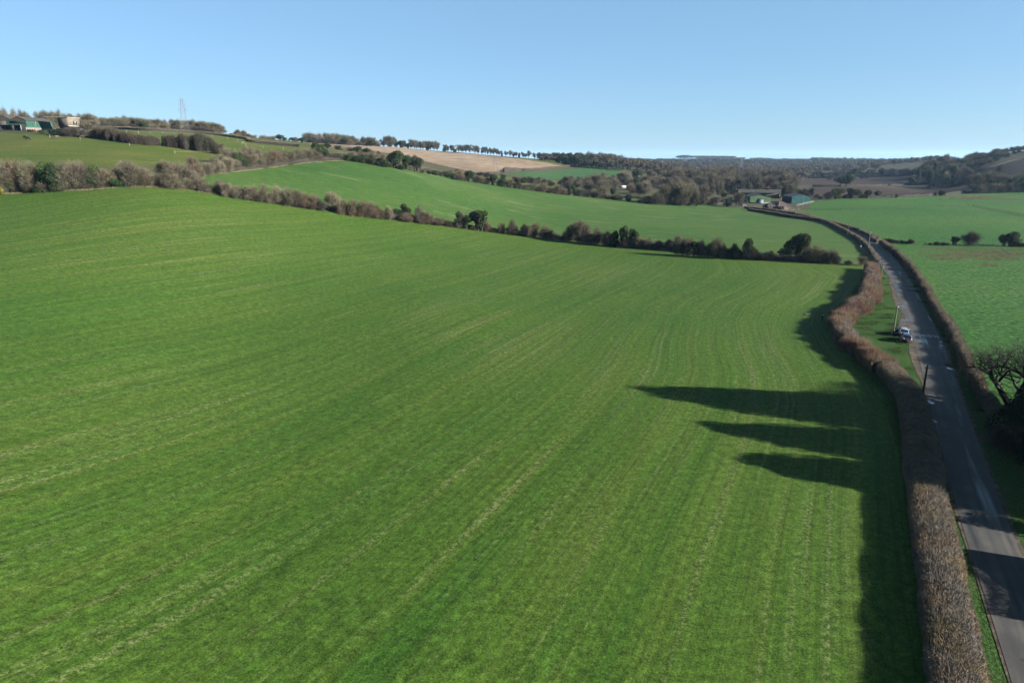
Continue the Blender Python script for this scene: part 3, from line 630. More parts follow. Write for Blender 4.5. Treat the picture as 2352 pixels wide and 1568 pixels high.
# thicket at the foot of the valley wood, by the field edge
b4 = [(0, 905), (400, 905), (500, 900), (700, 930)]
gE = 'trees and bushes at the valley end of the middle field'
zlist(3, [('w', 2010, 560, 750, 150), ('b', 2050, 660, 750, 110), ('e', 2040, 655, 745, 90), ('w', 2080, 540, 750, 180), ('e', 2110, 665, None, 100), ('w', 2180, 560, 760, 160), ('b', 2190, 665, None, 100), ('bp', 2240, 660, None, 60), ('w', 2280, 590, None, 140), ('e', 2240, 690, None, 70), ('w', 1830, 530, 665, 150), ('w', 1780, 540, 660, 110), ('i', 2320, 680, None, 80)], gE, bD3)
zlist(4, [('w', 50, 570, 905, 260), ('w', 190, 600, 905, 240), ('w', 330, 640, 905, 230), ('bd', 60, 800, None, 150), ('e', 100, 800, None, 110), ('e', 270, 800, None, 110), ('bd', 200, 830, None, 130), ('b', 380, 680, 905, 170), ('bd', 340, 850, None, 90), ('bd', 440, 830, 905, 90), ('w', 490, 560, 800, 110), ('bp', 560, 780, 905, 110), ('bd', 510, 800, 905, 110), ('i', 700, 830, 935, 110), ('b', 740, 800, 925, 110), ('w', 850, 740, 935, 150), ('w', 590, 590, 800, 110), ('b', 650, 690, 800, 110)], gE, b4)
# --- single trees and bushes on the right
put('bd', *V(7, 1700, 78), ybase=V(7, 1, 243)[1], w=205 * K / 2.955, label='rounded bush with bare upper twigs on the pasture fence, next to a squat clipped one')
put('i', *V(7, 1528, 140), ybase=V(7, 1, 238)[1], w=110 * K / 2.955, label='squat square topped dark bush on the pasture fence, left of the rounded bush')
put('y', *V(7, 2200, 84), ybase=V(7, 1, 250)[1], w=170 * K / 2.955, label='dark double crowned bush on the pasture fence near the right edge of the photograph')
put('y', *V(7, 2100, 115), ybase=V(7, 1, 247)[1], w=120 * K / 2.955, label='smaller dark crown leaning left beside the double crowned bush near the right edge')
gF = 'small trees and bushes in the field corner behind the road farm'
zlist(5, [('bd', 30, 640, 735, 110), ('i', 130, 598, 728, 175), ('i', 305, 598, 722, 120), ('t', 370, 605, 722, 110), ('y', 505, 618, 718, 110), ('y', 618, 628, 702, 105), ('bd', 430, 660, 718, 90), ('bd', 235, 670, 722, 80), ('bd', 1370, 618, 690, 100), ('e', 845, 668, 712, 40), ('bd', 690, 680, 712, 80)], gF)
gG = 'single trees in the ploughed fields on the right'
put('y', *V(5, 262, 422), ybase=V(5, 1, 578)[1], w=170 * K / 2.955, label='half ivy covered tree in the gap of the hedge between ploughed fields', grp=gG)
put('t', *V(5, 185, 455), ybase=V(5, 1, 578)[1], w=150 * K / 2.955, label='bare crown joined to the ivy covered tree in the gap of the ploughed field hedge', grp=gG)
put('e', *V(5, 1020, 470), ybase=V(5, 1, 537)[1], w=75 * K / 2.955, label='small round green tree in the ploughed field left of a broad dark tree', grp=gG)
put('y', *V(5, 1258, 446), ybase=V(5, 1, 552)[1], w=160 * K / 2.955, label='broad black-green tree at the hedge end between the ploughed fields', grp=gG)
# copse at the right edge between pasture and hill
gH = 'bushes and trees in the copse at the right edge above the pasture'
zlist(5, [('bd', 1780, 555, 665, 120), ('b', 1850, 560, 662, 120), ('bd', 1900, 545, 660, 120), ('bb', 1960, 545, 658, 120), ('b', 2030, 540, 656, 130), ('bb', 2080, 550, 655, 120), ('bd', 2140, 530, 652, 120), ('b', 2210, 540, 650, 120), ('e', 2260, 530, 648, 110), ('bd', 2320, 520, 646, 120), ('bp', 2200, 530, 640, 90), ('bd', 2400, 500, 645, 150)], gH)
for (k_, x, yt, Y_, w_) in [('w', 1830, 430, 700, 150), ('w', 1930, 410, 720, 170), ('tf', 2010, 395, 740, 240), ('w', 2080, 430, 700, 160), ('tf', 2150, 440, 690, 150), ('y', 2230, 480, 680, 130), ('tf', 2300, 440, 690, 170), ('e', 1990, 480, 690, 110), ('tf', 1750, 440, 760, 140), ('tf', 1700, 440, 800, 140), ('bd', 1640, 440, 820, 130), ('e', 2340, 470, 670, 110), ('w', 1760, 480, 720, 130), ('i', 2100, 490, 680, 110), ('bb', 2000, 500, 690, 110), ('bd', 2380, 440, 690, 150)]:
    px, pt = V(5, x, yt); put(k_, px, pt, Y=Y_, w=w_ * K / 2.955, grp=gH, parts=False)
# hillside trees, right
gI = 'trees on the wooded hillside at the right edge'
for (k_, x, yt, Y_, w_) in [('tf', 1225, 262, 1000, 130), ('w', 1300, 255, 980, 150), ('tf', 1390, 225, 1000, 160), ('w', 1430, 200, 1000, 190), ('tf', 1350, 300, 930, 140), ('e', 1330, 310, 900, 110), ('tf', 1500, 250, 960, 150), ('bd', 1580, 240, 980, 140), ('e', 1620, 250, 960, 110), ('w', 1560, 300, 900, 170), ('y', 1530, 330, 880, 130), ('tf', 1480, 300, 900, 120), ('tf', 1660, 235, 1000, 120), ('w', 1720, 200, 1020, 150), ('w', 1790, 170, 1040, 150), ('tf', 1850, 175, 1040, 140), ('w', 1900, 190, 960, 220), ('tf', 1980, 160, 1050, 150), ('w', 2030, 130, 1080, 150), ('tf', 2100, 140, 1050, 180),
        ('w', 2150, 125, 1080, 150), ('tf', 2230, 110, 1100, 170), ('w', 2300, 100, 1100, 160), ('w', 2370, 95, 1100, 170), ('bd', 2250, 160, 1000, 160), ('bd', 2330, 170, 1000, 150), ('e', 2300, 150, 1020, 110), ('w', 2080, 170, 960, 190), ('tf', 2150, 180, 950, 140), ('e', 2030, 220, 930, 130), ('bd', 1800, 270, 900, 150), ('w', 1870, 250, 910, 150), ('tf', 1960, 250, 900, 130), ('tf', 1720, 290, 900, 140), ('bd', 1760, 230, 1000, 150), ('bd', 1690, 250, 980, 130),
        ('tf', 1640, 340, 850, 140), ('tf', 1700, 350, 830, 130), ('bd', 1730, 370, 800, 130), ('w', 1600, 380, 830, 130), ('bd', 1650, 410, 820, 120), ('e', 1430, 370, 850, 110), ('bd', 1350, 360, 850, 120), ('bp', 1440, 400, 830, 120), ('e', 1270, 380, 850, 90), ('tf', 1180, 300, 980, 120), ('tf', 1560, 420, 830, 90), ('bd', 2080, 320, 800, 80), ('tf', 1240, 320, 930, 120), ('i', 1130, 345, 900, 70)]:
    px, pt = V(5, x, yt); put(k_, px, pt, Y=Y_, w=w_ * K / 2.955, grp=gI, parts=False)
gJ = 'trees in the belt beyond the ploughed fields'
for (k_, x, yt, Y_, w_) in [('tf', 40, 330, 1500, 150), ('tf', 130, 350, 1400, 130), ('tf', 240, 340, 1400, 130), ('i', 360, 360, 1200, 150), ('tf', 480, 310, 1400, 160), ('e', 515, 380, 1150, 70), ('tf', 620, 302, 1350, 170), ('tf', 420, 350, 1300, 120), ('y', 690, 360, 1100, 100), ('bd', 760, 365, 1100, 110), ('tf', 840, 365, 1100, 120), ('tf', 560, 370, 1200, 100), ('bd', 920, 370, 1080, 110), ('bd', 990, 365, 1060, 120), ('bd', 1060, 370, 1050, 110), ('tf', 950, 330, 1400, 110), ('tf', 1100, 350, 1050, 100), ('tf', 300, 380, 1200, 110), ('bd', 60, 425, 1080, 80), ('bd', 130, 400, 1150, 100), ('tf', 200, 380, 1200, 90), ('tf', 770, 345, 1400, 110),
        ('bd', 440, 430, 1090, 70), ('bd', 500, 425, 1090, 70)]:
    px, pt = V(5, x, yt); put(k_, px, pt, Y=Y_, w=w_ * K / 2.955, grp=gJ, parts=False)
zlist(4, [('bd', 1680, 470, 545, 90), ('i', 1845, 460, 545, 90), ('i', 1920, 450, 545, 80), ('bd', 1980, 470, 543, 90), ('i', 2080, 465, 543, 100), ('bd', 1760, 490, 545, 110)], gJ, parts=False)
# --- hill top on the left
gK = 'trees of the wood on the left skyline'
for (k_, x, yt, Y_, w_) in [('w', -30, 205, 560, 130), ('w', 40, 200, 560, 140), ('w', 110, 205, 570, 130), ('w', 180, 215, 560, 110), ('w', 235, 225, 560, 90), ('w', 370, 218, 560, 110), ('w', 430, 215, 560, 110), ('w', 500, 225, 560, 90), ('w', 545, 212, 500, 100), ('bp', 500, 262, 540, 110), ('w', 610, 242, 560, 110), ('w', 665, 250, 560, 100), ('e', 250, 265, 540, 50),
        ('w', 745, 250, 560, 110), ('w', 810, 243, 540, 150), ('w', 870, 258, 540, 120), ('w', 930, 280, 560, 130), ('w', 990, 282, 560, 120), ('w', 1060, 285, 560, 120), ('w', 1120, 275, 565, 130), ('w', 1175, 270, 570, 130), ('w', 1240, 278, 575, 130), ('w', 1300, 285, 575, 120), ('w', 1360, 292, 575, 120), ('w', 1430, 296, 580, 120), ('w', 1490, 298, 580, 120), ('w', 1550, 305, 580, 120), ('w', 1620, 300, 590, 110), ('w', 1680, 302, 590, 110), ('w', 1760, 305, 600, 120), ('w', 1820, 304, 600, 130), ('w', 1880, 315, 600, 120), ('w', 1940, 318, 600, 130), ('w', 2000, 330, 600, 130), ('w', 2060, 345, 600, 120),
        ('e', 940, 320, 545, 70), ('y', 1332, 320, 500, 105), ('bd', 1130, 330, 550, 140), ('bd', 1250, 340, 550, 140), ('b', 1440, 345, 550, 140), ('b', 1530, 340, 560, 150), ('bd', 1000, 340, 540, 130), ('bd', 1080, 345, 540, 130), ('b', 1370, 350, 545, 110), ('bd', 1650, 355, 580, 130), ('bd', 1750, 360, 585, 130), ('bd', 1850, 365, 590, 130), ('bd', 1950, 375, 590, 130), ('bb', 2040, 395, 590, 120)]:
    px, pt = V(1, x, yt); put(k_, px, pt, Y=Y_, w=w_ * K / 2.352, grp=gK, parts=False)
gL = 'trees and bushes beside the hilltop farm'
zlist(1, [('t', 830, 300, 452, 170, 'large spreading bare tree between the hilltop barns and the skyline wood'), ('bd', 700, 375, 462, 110), ('e', 560, 385, 458, 130), ('e', 500, 390, 445, 80), ('bd', 620, 385, 462, 110), ('bd', 640, 410, 465, 110), ('e', 400, 400, 437, 90), ('b', 850, 400, 475, 150), ('bd', 870, 440, 480, 110), ('bd', 770, 400, 465, 90), ('bd', 745, 425, 470, 100)], gL)
gM = 'trees and bushes along the skyline right of the wood'
for (k_, x, yt, Y_, w_) in [('w', 2235, 398, 650, 80), ('w', 2290, 405, 650, 70), ('bb', 2180, 430, 600, 110), ('bb', 2260, 430, 600, 120), ('b', 2030, 415, 560, 110), ('e', 2125, 452, 580, 60), ('bb', 2330, 435, 600, 110)]:
    px, pt = V(1, x, yt); put(k_, px, pt, Y=Y_, w=w_ * K / 2.352, grp=gM, parts=False)
for (k_, x, yt, Y_, w_) in [('w', 120, 165, 700, 80), ('w', 180, 172, 700, 80), ('bb', 120, 198, 640, 120), ('bb', 50, 196, 640, 120), ('e', 222, 205, 640, 50), ('bb', 260, 210, 640, 90), ('bb', 350, 212, 650, 90), ('bb', 400, 222, 650, 100), ('bb', 440, 220, 660, 90), ('bb', 300, 240, 640, 110), ('bb', 370, 245, 640, 120), ('y', 518, 208, 600, 110), ('e', 560, 235, 590, 90), ('y', 630, 235, 600, 100), ('bb', 660, 232, 650, 70), ('y', 725, 236, 560, 105), ('b', 600, 265, 600, 100),
        ('w', 775, 186, 780, 110), ('w', 830, 200, 780, 90), ('w', 880, 195, 790, 100), ('w', 930, 195, 800, 110), ('w', 980, 192, 800, 110), ('w', 1040, 195, 810, 110), ('w', 1090, 205, 810, 110), ('w', 1140, 212, 820, 110), ('w', 1190, 220, 820, 110), ('w', 1230, 240, 820, 80), ('bd', 820, 230, 770, 110), ('e', 958, 235, 770, 60), ('bd', 900, 240, 770, 110), ('bd', 1000, 245, 770, 120), ('i', 1120, 240, 780, 90), ('bb', 1060, 250, 780, 110), ('bb', 1180, 255, 790, 120), ('bb', 1260, 268, 800, 110),
        ('w', 1290, 228, 850, 80), ('w', 1345, 228, 850, 100), ('w', 1400, 238, 850, 90), ('i', 1370, 262, 840, 90), ('bb', 1440, 285, 850, 80), ('bb', 1320, 275, 840, 80)]:
    px, pt = V(2, x, yt); put(k_, px, pt, Y=Y_, w=w_ * K / 2.352, grp=gM, parts=False)
for (k_, x, yt, yb, w_) in [('y', 960, 292, 370, 100), ('e', 1060, 310, 375, 130), ('y', 1245, 320, 395, 110), ('y', 1325, 335, 395, 80), ('e', 1443, 366, 400, 45), ('b', 1090, 330, 395, 120), ('b', 1170, 325, 390, 120), ('b', 1280, 345, 410, 120), ('b', 1370, 350, 415, 130), ('b', 1200, 350, 410, 130)]:
    px, pt = V(2, x, yt); put(k_, px, pt, Y=500, w=w_ * K / 2.352, grp='evergreens and scrub above the middle field', parts=False)
gN = 'tall trees in the row along the top of the pale brown field'
for (k_, x, yt, Y_, w_) in [('r', 1490, 235, 900, 70), ('r', 1525, 218, 900, 90), ('r', 1560, 220, 905, 80), ('r', 1595, 226, 910, 80), ('r', 1612, 245, 910, 50), ('i', 1545, 270, 905, 60), ('i', 1655, 265, 910, 70), ('r', 1690, 262, 915, 70), ('r', 1745, 250, 915, 80), ('r', 1780, 255, 915, 70), ('r', 1800, 262, 920, 60), ('r', 1835, 270, 920, 70), ('r', 1860, 276, 920, 60), ('r', 1890, 265, 925, 80), ('r', 1930, 268, 925, 70), ('r', 1965, 268, 925, 70), ('r', 1995, 268, 930, 70), ('i', 1720, 290, 915, 50), ('i', 1905, 310, 925, 60), ('e', 2065, 335, 930, 40), ('r', 2065, 300, 935, 50), ('r', 2095, 302, 935, 50)]:
    px, pt = V(2, x, yt); put(k_, px, pt, Y=Y_, w=w_ * K / 2.352, grp=gN, parts=False)
for (k_, x, yt, Y_, w_) in [('r', 8, 188, 935, 40), ('r', 30, 190, 935, 50), ('e', 42, 228, 935, 40), ('r', 80, 182, 940, 60), ('r', 112, 190, 940, 50), ('r', 148, 184, 940, 60), ('r', 185, 182, 940, 80), ('r', 235, 192, 945, 60), ('r', 265, 192, 945, 60), ('r', 300, 205, 945, 50), ('r', 330, 204, 945, 50), ('r', 355, 216, 950, 40), ('r', 382, 212, 950, 50), ('r', 408, 214, 950, 50), ('r', 440, 222, 950, 50), ('r', 462, 236, 950, 40), ('c', 487, 240, 950, 18), ('r', 525, 243, 955, 50), ('r', 565, 238, 955, 60), ('r', 600, 252, 960, 45), ('r', 622, 252, 960, 45), ('c', 650, 260, 960, 22), ('r', 690, 253, 965, 55), ('r', 740, 240, 965, 60), ('r', 795, 260, 970, 55), ('r', 828, 258, 970, 55), ('r', 712, 268, 965, 45), ('i', 598, 275, 960, 30)]:
    px, pt = V(3, x, yt); put(k_, px, pt, Y=Y_, w=w_ * K / 2.352, grp=gN, parts=False)
gO = 'trees at the end of the row where the skyline turns to wood'
for i in range(52):
    x = 840 + i * 9.0 + rng.uniform(-5, 5); yt = 262 + 6 * math.sin(i * .7) + rng.uniform(-4, 10) + (max(0, x - 1240) * .5)
    k_ = random.choice(['r', 'tf', 'tf', 'e', 'pn', 'pn'] if x > 980 else ['r', 'r', 'tf', 'tf'])
    if i % 3 == 2: yt += 22
    px, pt = V(3, x, yt); put(k_, px, pt, Y=(960 if i % 3 < 2 else 930) - max(0, x - 1000) * .05, w=rng.uniform(55, 80) * K / 2.352, grp=gO, parts=False)
# park trees in the valley left of the road farm
gP = 'park trees in the valley beyond the middle field'
for (k_, x, yt, Y_, w_) in [('bd', 1065, 490, 640, 90), ('w', 1130, 470, 640, 110), ('tf', 1200, 500, 620, 110), ('tf', 1290, 480, 640, 130), ('w', 1370, 460, 660, 150), ('w', 1440, 450, 680, 160), ('w', 1500, 480, 660, 110), ('bb', 1310, 520, 600, 110), ('tf', 1430, 520, 590, 150), ('w', 1480, 510, 600, 110), ('i', 1210, 488, 700, 40), ('bd', 1530, 470, 700, 60), ('bp', 1560, 500, 660, 110), ('w', 1620, 440, 720, 110), ('tf', 1660, 455, 700, 110), ('y', 1765, 410, 760, 100), ('bb', 1700, 500, 640, 110), ('e', 1760, 490, 640, 90), ('w', 1830, 470, 680, 130), ('tf', 1900, 420, 760, 140), ('bb', 1720, 545, 590, 100), ('i', 1040, 520, 600, 60), ('bd', 1090, 540, 590, 100), ('e', 1540, 590, 560, 70), ('tf', 1960, 400, 820, 140), ('w', 1900, 480, 700, 140), ('tf', 1970, 470, 720, 140), ('w', 2040, 430, 800, 140), ('tf', 2110, 410, 850, 140), ('w', 2050, 490, 700, 140), ('tf', 2130, 480, 730, 140), ('w', 2200, 430, 800, 150), ('tf', 2280, 410, 850, 150), ('tf', 2210, 490, 700, 150), ('w', 2290, 480, 720, 140), ('w', 1850, 520, 600, 120),
        ('bd', 620, 485, 620, 80), ('bd', 700, 490, 620, 90), ('bd', 760, 485, 630, 80), ('bd', 820, 490, 630, 80), ('bd', 500, 462, 640, 60), ('bd', 345, 445, 620, 80), ('bd', 300, 440, 640, 60), ('bd', 265, 450, 640, 50), ('bd', 880, 505, 620, 80), ('bd', 950, 515, 620, 80), ('bb', 530, 405, 760, 70), ('bb', 600, 412, 760, 60), ('bb', 680, 408, 760, 60), ('bd', 490, 420, 740, 50), ('b', 800, 510, 560, 50), ('bb', 10, 425, 640, 60), ('bd', 60, 415, 650, 40)]:
    px, pt = V(3, x, yt); put(k_, px, pt, Y=Y_, w=w_ * K / 2.352, grp=gP, parts=False)
gQ = 'bare trees in the valley wood behind the road farm'
for i in range(120):
    x = rng.uniform(0, 1600); lay_ = rng.integers(0, 4)
    yt = [425, 470, 520, 400][lay_] + rng.uniform(-14, 30) + (0 if x < 1300 else (x - 1300) * .12); Y_ = [800, 740, 690, 870][lay_] + rng.uniform(-20, 20)
    if x > 1250 and lay_ == 2: yt += 10
    px, pt = V(4, x, yt); put(random.choice(['tf', 'tf', 'w', 'tf', 'bd']), px, pt, Y=Y_, w=rng.uniform(120, 200) * K / 3.36, grp=gQ, parts=False)
for (k_, x, yt, Y_, w_) in [('e', 1385, 400, 900, 50), ('e', 1120, 650, 640, 90), ('e', 1000, 670, 630, 110), ('e', 920, 680, 640, 110), ('i', 790, 660, 640, 110), ('w', 1160, 570, 640, 150), ('w', 1240, 660, 610, 110), ('w', 1380, 600, 620, 150), ('tf', 1000, 600, 660, 110), ('w', 1450, 680, 600, 110), ('w', 1530, 630, 600, 150), ('w', 1600, 660, 600, 130), ('bd', 1690, 690, 590, 120), ('w', 1750, 680, 590, 110), ('i', 1840, 680, 590, 100), ('bd', 1900, 760, 570, 130), ('bd', 1790, 740, 580, 110), ('bd', 1950, 790, 560, 110), ('tf', 760, 700, 640, 110), ('bd', 850, 690, 640, 130), ('bd', 700, 650, 700, 110), ('w', 600, 600, 700, 130)]:
    px, pt = V(4, x, yt); put(k_, px, pt, Y=Y_, w=w_ * K / 3.36, grp=gQ, parts=False)
# --- far woods that read as one mass
def wood(name, spots, mat, hr, wr, seed, n_=260):
    n_ = int(n_ * 1.8)
    g = np.random.default_rng(seed); A_ = Acc()
    lob = mklobes('tree', g)
    for X, Y_ in spots:
        H = g.uniform(*hr); W_ = g.uniform(*wr); k = g.choice(len(lob), n_); d = unit(n_, g)
        p = lob[k, :3] + d * (lob[k, 3] * g.uniform(.75, 1.05, n_))[:, None]; p[:, 2] *= .95
        p = p * np.array([W_ * 1.15, W_ * 1.15, H * 1.02]) + np.array([X, Y_, hz(X, Y_)]); nr = d + unit(n_, g) * .35; nr /= np.linalg.norm(nr, axis=1)[:, None]
        A_.add(cards(p, nr, g.uniform(.5, 1.3, n_) * W_ * .085, g))
        A_.add(tube([(X, Y_, hz(X, Y_) - .5), (X, Y_, hz(X, Y_) + H * .7)], [W_ * .03, W_ * .01], 3))
    v, f = A_.arr(); return obj(name, mesh(name, v, f, [M[mat]]), kind='stuff')
def belt(z, pts, Y_, n_, g, depth=60):
    P = [V(z, *p) for p in pts]; out = []
    xs = [p[0] for p in P]
    for i in range(n_):
        px = g.uniform(min(xs), max(xs)); yy = Y_ + g.uniform(0, depth); u, m = uz(px, 370); out.append((u * yy, yy))
    return out
g9 = np.random.default_rng(99)
def scatter(px0, px1, Y0, Y1, n_):
    return [(uz(px, 370)[0] * y, y) for px, y in zip(g9.uniform(px0, px1, n_), g9.uniform(Y0, Y1, n_))]
M['wd1'] = twig_mat('wood_grey', (.085, .070, .052), (.13, .108, .08), (.105, .098, .06), posvar=.02)
M['wd2'] = twig_mat('wood_dark', (.045, .055, .035), (.085, .08, .055), posvar=.02)
wood('woodland', scatter(1345, 1560, 900, 1200, 220), 'wd1', (15, 21), (12, 18), 1)
wood('woodland', scatter(1330, 1420, 890, 950, 40), 'wd2', (10, 15), (10, 15), 2)
wood('woodland', scatter(1480, 1860, 1000, 1500, 320), 'wd1', (12, 18), (13, 20), 3)
wood('woodland', scatter(1400, 1900, 1500, 2200, 380), 'wd1', (11, 16), (16, 26), 4, 160)
wood('woodland', scatter(1380, 2050, 2200, 3000, 380), 'wd2', (10, 15), (24, 36), 5, 110)
wood('woodland', scatter(1830, 2160, 1500, 2400, 260), 'wd1', (11, 17), (18, 30), 6, 130)
wood('woodland', scatter(1870, 2200, 2300, 3200, 240), 'wd2', (14, 24), (30, 45), 7, 110)
wood('woodland', scatter(1600, 2110, 3000, 3600, 150), 'wd1', (9, 14), (30, 50), 8, 90)
wood('skyline_wood', [(uz(px, 364)[0] * 3900, 3900 + g9.uniform(0, 60)) for px in np.linspace(1558, 1688, 46)], 'wd2', (16, 19), (32, 44), 9, 110)
wood('skyline_wood', [(uz(px, 364)[0] * 3850, 3850) for px in np.linspace(1562, 1580, 6)], 'wd2', (23, 26), (34, 40), 10, 110)
wood('skyline_wood', [(uz(px, 372)[0] * 3400, 3400 + g9.uniform(0, 60)) for px in np.linspace(1868, 2110, 70)], 'wd1', (18, 24), (26, 40), 11, 110)

def finish_labels():
    for grp, L in GR.items():
        by = {}
        for u, o, d in L: by.setdefault(d, []).append((u, o))
        place = {gC: 'in hedgerow between nearest fields', gA: "in thicket at crop field's upper left", gB: "in thicket at middle field's upper left", gD: "in hedgerow on middle field's far side",
                 gE: 'at valley end of middle field', gF: 'by field corner behind road farm', gH: 'in copse above pasture', gI: 'on right-hand wooded hillside', gJ: 'in belt beyond ploughed fields',
                 gK: 'in left skyline wood', gL: 'beside hilltop farm', gM: 'on skyline left of tree row', gN: 'in row above pale brown field', gO: 'where tree row becomes wood', gP: 'in valley beyond middle field', gQ: 'in wood behind road farm'}.get(grp, 'along the fence across the pasture' if 'fence line' in (grp or '') else 'in scrub above middle field')
        for d, q in by.items():
            q.sort(key=lambda t: t[0])
            for i, (u, o) in enumerate(q):
                o['label'] = (f'{ordi(i + 1)} {d} from the left {place}' if len(q) > 1 else f'the only {d} {place}')
# ------------------------------------------------------------------ clipped and grown-out hedges
def hedge_mat(name, stops, sc_=.09, fine=1.2):
    t = NT(name); p = t.pos(); c = t.ramp(t.noise(p, sc_, 2, .5), stops)
    t.color(t.mix(1., c, t.ramp(t.noise(p, fine, 3, .7), [(.3, .6), (.7, 1.45)]), 'MULTIPLY')); t.b.inputs['Roughness'].default_value = .95
    t.b.inputs['Specular IOR Level'].default_value = .1
    return t.m
M['hthick'] = hedge_mat('winter_hedge', [(.36, (.40, .31, .20)), (.46, (.36, .31, .245)), (.53, (.38, .275, .185)), (.60, (.35, .30, .245)), (.66, (.45, .34, .20))], .11)
M['hred'] = hedge_mat('red_twigged_hedge', [(.38, (.34, .28, .23)), (.47, (.30, .17, .14)), (.54, (.40, .27, .155)), (.63, (.36, .29, .24))], .1)
M['hclip'] = hedge_mat('clipped_hedge', [(.36, (.24, .20, .14)), (.5, (.33, .265, .19)), (.64, (.27, .235, .16))], .12)
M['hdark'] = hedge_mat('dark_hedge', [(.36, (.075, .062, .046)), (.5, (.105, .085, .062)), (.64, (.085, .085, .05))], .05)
M['hever'] = hedge_mat('evergreen_hedge', [(.36, (.02, .04, .014)), (.6, (.035, .06, .02))])
M['hcore'] = plain('hedge_core', (.05, .042, .032), .95)
def hedge(name, pts, W, H, mt, label, dens=60, sl=.5, sw=.03, up=.35, rough=.25, group=None, step=None, kind=None, zs=None):
    """pts: ground points; W, H: numbers or lists along the line"""
    g = np.random.default_rng(abs(hash(label)) % 9999 if False else len(label) * 7 + int(abs(pts[0][0]) * 3))
    P = smooth_path(pts, step or 1., 1); n_ = len(P); t = np.linspace(0, 1, n_)
    ar = lambda q: np.interp(t, np.linspace(0, 1, len(q)), q) if isinstance(q, (list, tuple)) else np.full(n_, float(q))
    Wv, Hv = ar(W), ar(H)
    wob = lambda k: np.convolve(g.normal(0, 1, n_ + 2 * k), np.ones(k) / k ** .5, 'same')[k:-k] if k > 0 else 0
    Hv = Hv * (1 + rough * .3 * wob(3)); Wv = Wv * (1 + rough * .7 * wob(3))
    T, N = frame2(P); zg = hgt(P[:, 0], P[:, 1])
    prof = np.array([(-.44, 0), (-.5, .35), (-.46, .72), (-.28, .94), (0, 1.0), (.28, .94), (.46, .72), (.5, .35), (.44, 0)])
    k = len(prof)
    def surf(i, a, infl=1.):
        """i: station index (float), a: profile index (float)"""
        i0 = np.clip(i.astype(int), 0, n_ - 2); fi = i - i0; a0 = np.clip(a.astype(int), 0, k - 2); fa = a - a0
        lerp = lambda A_: A_[i0] * (1 - fi)[:, None] + A_[i0 + 1] * fi[:, None] if A_.ndim > 1 else A_[i0] * (1 - fi) + A_[i0 + 1] * fi
        pr = prof[a0] * (1 - fa)[:, None] + prof[a0 + 1] * fa[:, None]
        q = lerp(P); nn = lerp(N); w_ = lerp(Wv); h_ = lerp(Hv); z_ = lerp(zg)
        xy = q + nn * (pr[:, 0] * w_ * infl)[:, None]
        return np.stack([xy[:, 0], xy[:, 1], z_ + pr[:, 1] * h_ * infl - .05], -1), np.stack([nn[:, 0] * pr[:, 0] * 2, nn[:, 1] * pr[:, 0] * 2, np.where(pr[:, 1] > .9, 1., .15)], -1)
    I, A_ = np.meshgrid(np.arange(n_, dtype=float), np.arange(k, dtype=float), indexing='ij')
    v, nr = surf(np.minimum(I.ravel(), n_ - 1.0001), np.minimum(A_.ravel(), k - 1.0001), .9)
    v += g.normal(0, .05, v.shape) * np.minimum(1, Hv.mean() / 2)
    idx = np.arange(n_ * k).reshape(n_, k)
    f = np.stack([idx[:-1, :-1], idx[1:, :-1], idx[1:, 1:], idx[:-1, 1:]], -1).reshape(-1, 4); f = np.concatenate([f[:, [0, 1, 2]], f[:, [0, 2, 3]]])
    caps = []
    for e_ in (0, n_ - 1): caps += [(idx[e_, 0], idx[e_, j], idx[e_, j + 1]) for j in range(1, k - 1)]
    f = np.concatenate([f, np.array(caps)])
    L = np.linalg.norm(np.diff(P, axis=0), axis=1).sum(); area = L * (Wv.mean() + 2 * Hv.mean()); m_ = int(area * dens)
    i = g.uniform(0, n_ - 1.001, m_); a = g.uniform(0, k - 1.001, m_)
    p, nr = surf(i, a, 1.); p += unit(m_, g) * (g.uniform(0, 1, m_) * .14 * min(2, Hv.mean()))[:, None] * .6
    o = nr * .8 + np.array([0, 0, up]) + unit(m_, g) * .75; o /= np.linalg.norm(o, axis=1)[:, None]
    ll = g.uniform(.5, 1.4, m_) * sl; long_ = g.random(m_) < .12; ll[long_] *= 2.1; o[long_] = o[long_] * .5 + np.array([0, 0, .75])
    sv_, sf_ = slivers(p, o, ll, g.uniform(.6, 1.4, m_) * sw, g)
    me = mesh(name, np.concatenate([v, sv_]), np.concatenate([f, sf_ + len(v)]), [M['hcore'], M[mt]], mi=[0] * len(f) + [1] * len(sf_))
    if kind: return obj(name, me, kind=kind)
    o_ = obj(name, me); o_['label'] = label; o_['category'] = 'hedge'
    if group: o_['group'] = group
    return o_
def zpt(px, py, z=0.):
    m, dy = slope(py); Y = (z - CAMZ) / m; return ((px - 1176) / F / dy * Y, Y)
def offset(pts, d):
    P = np.array(pts); T, N = frame2(P); return P + N * d
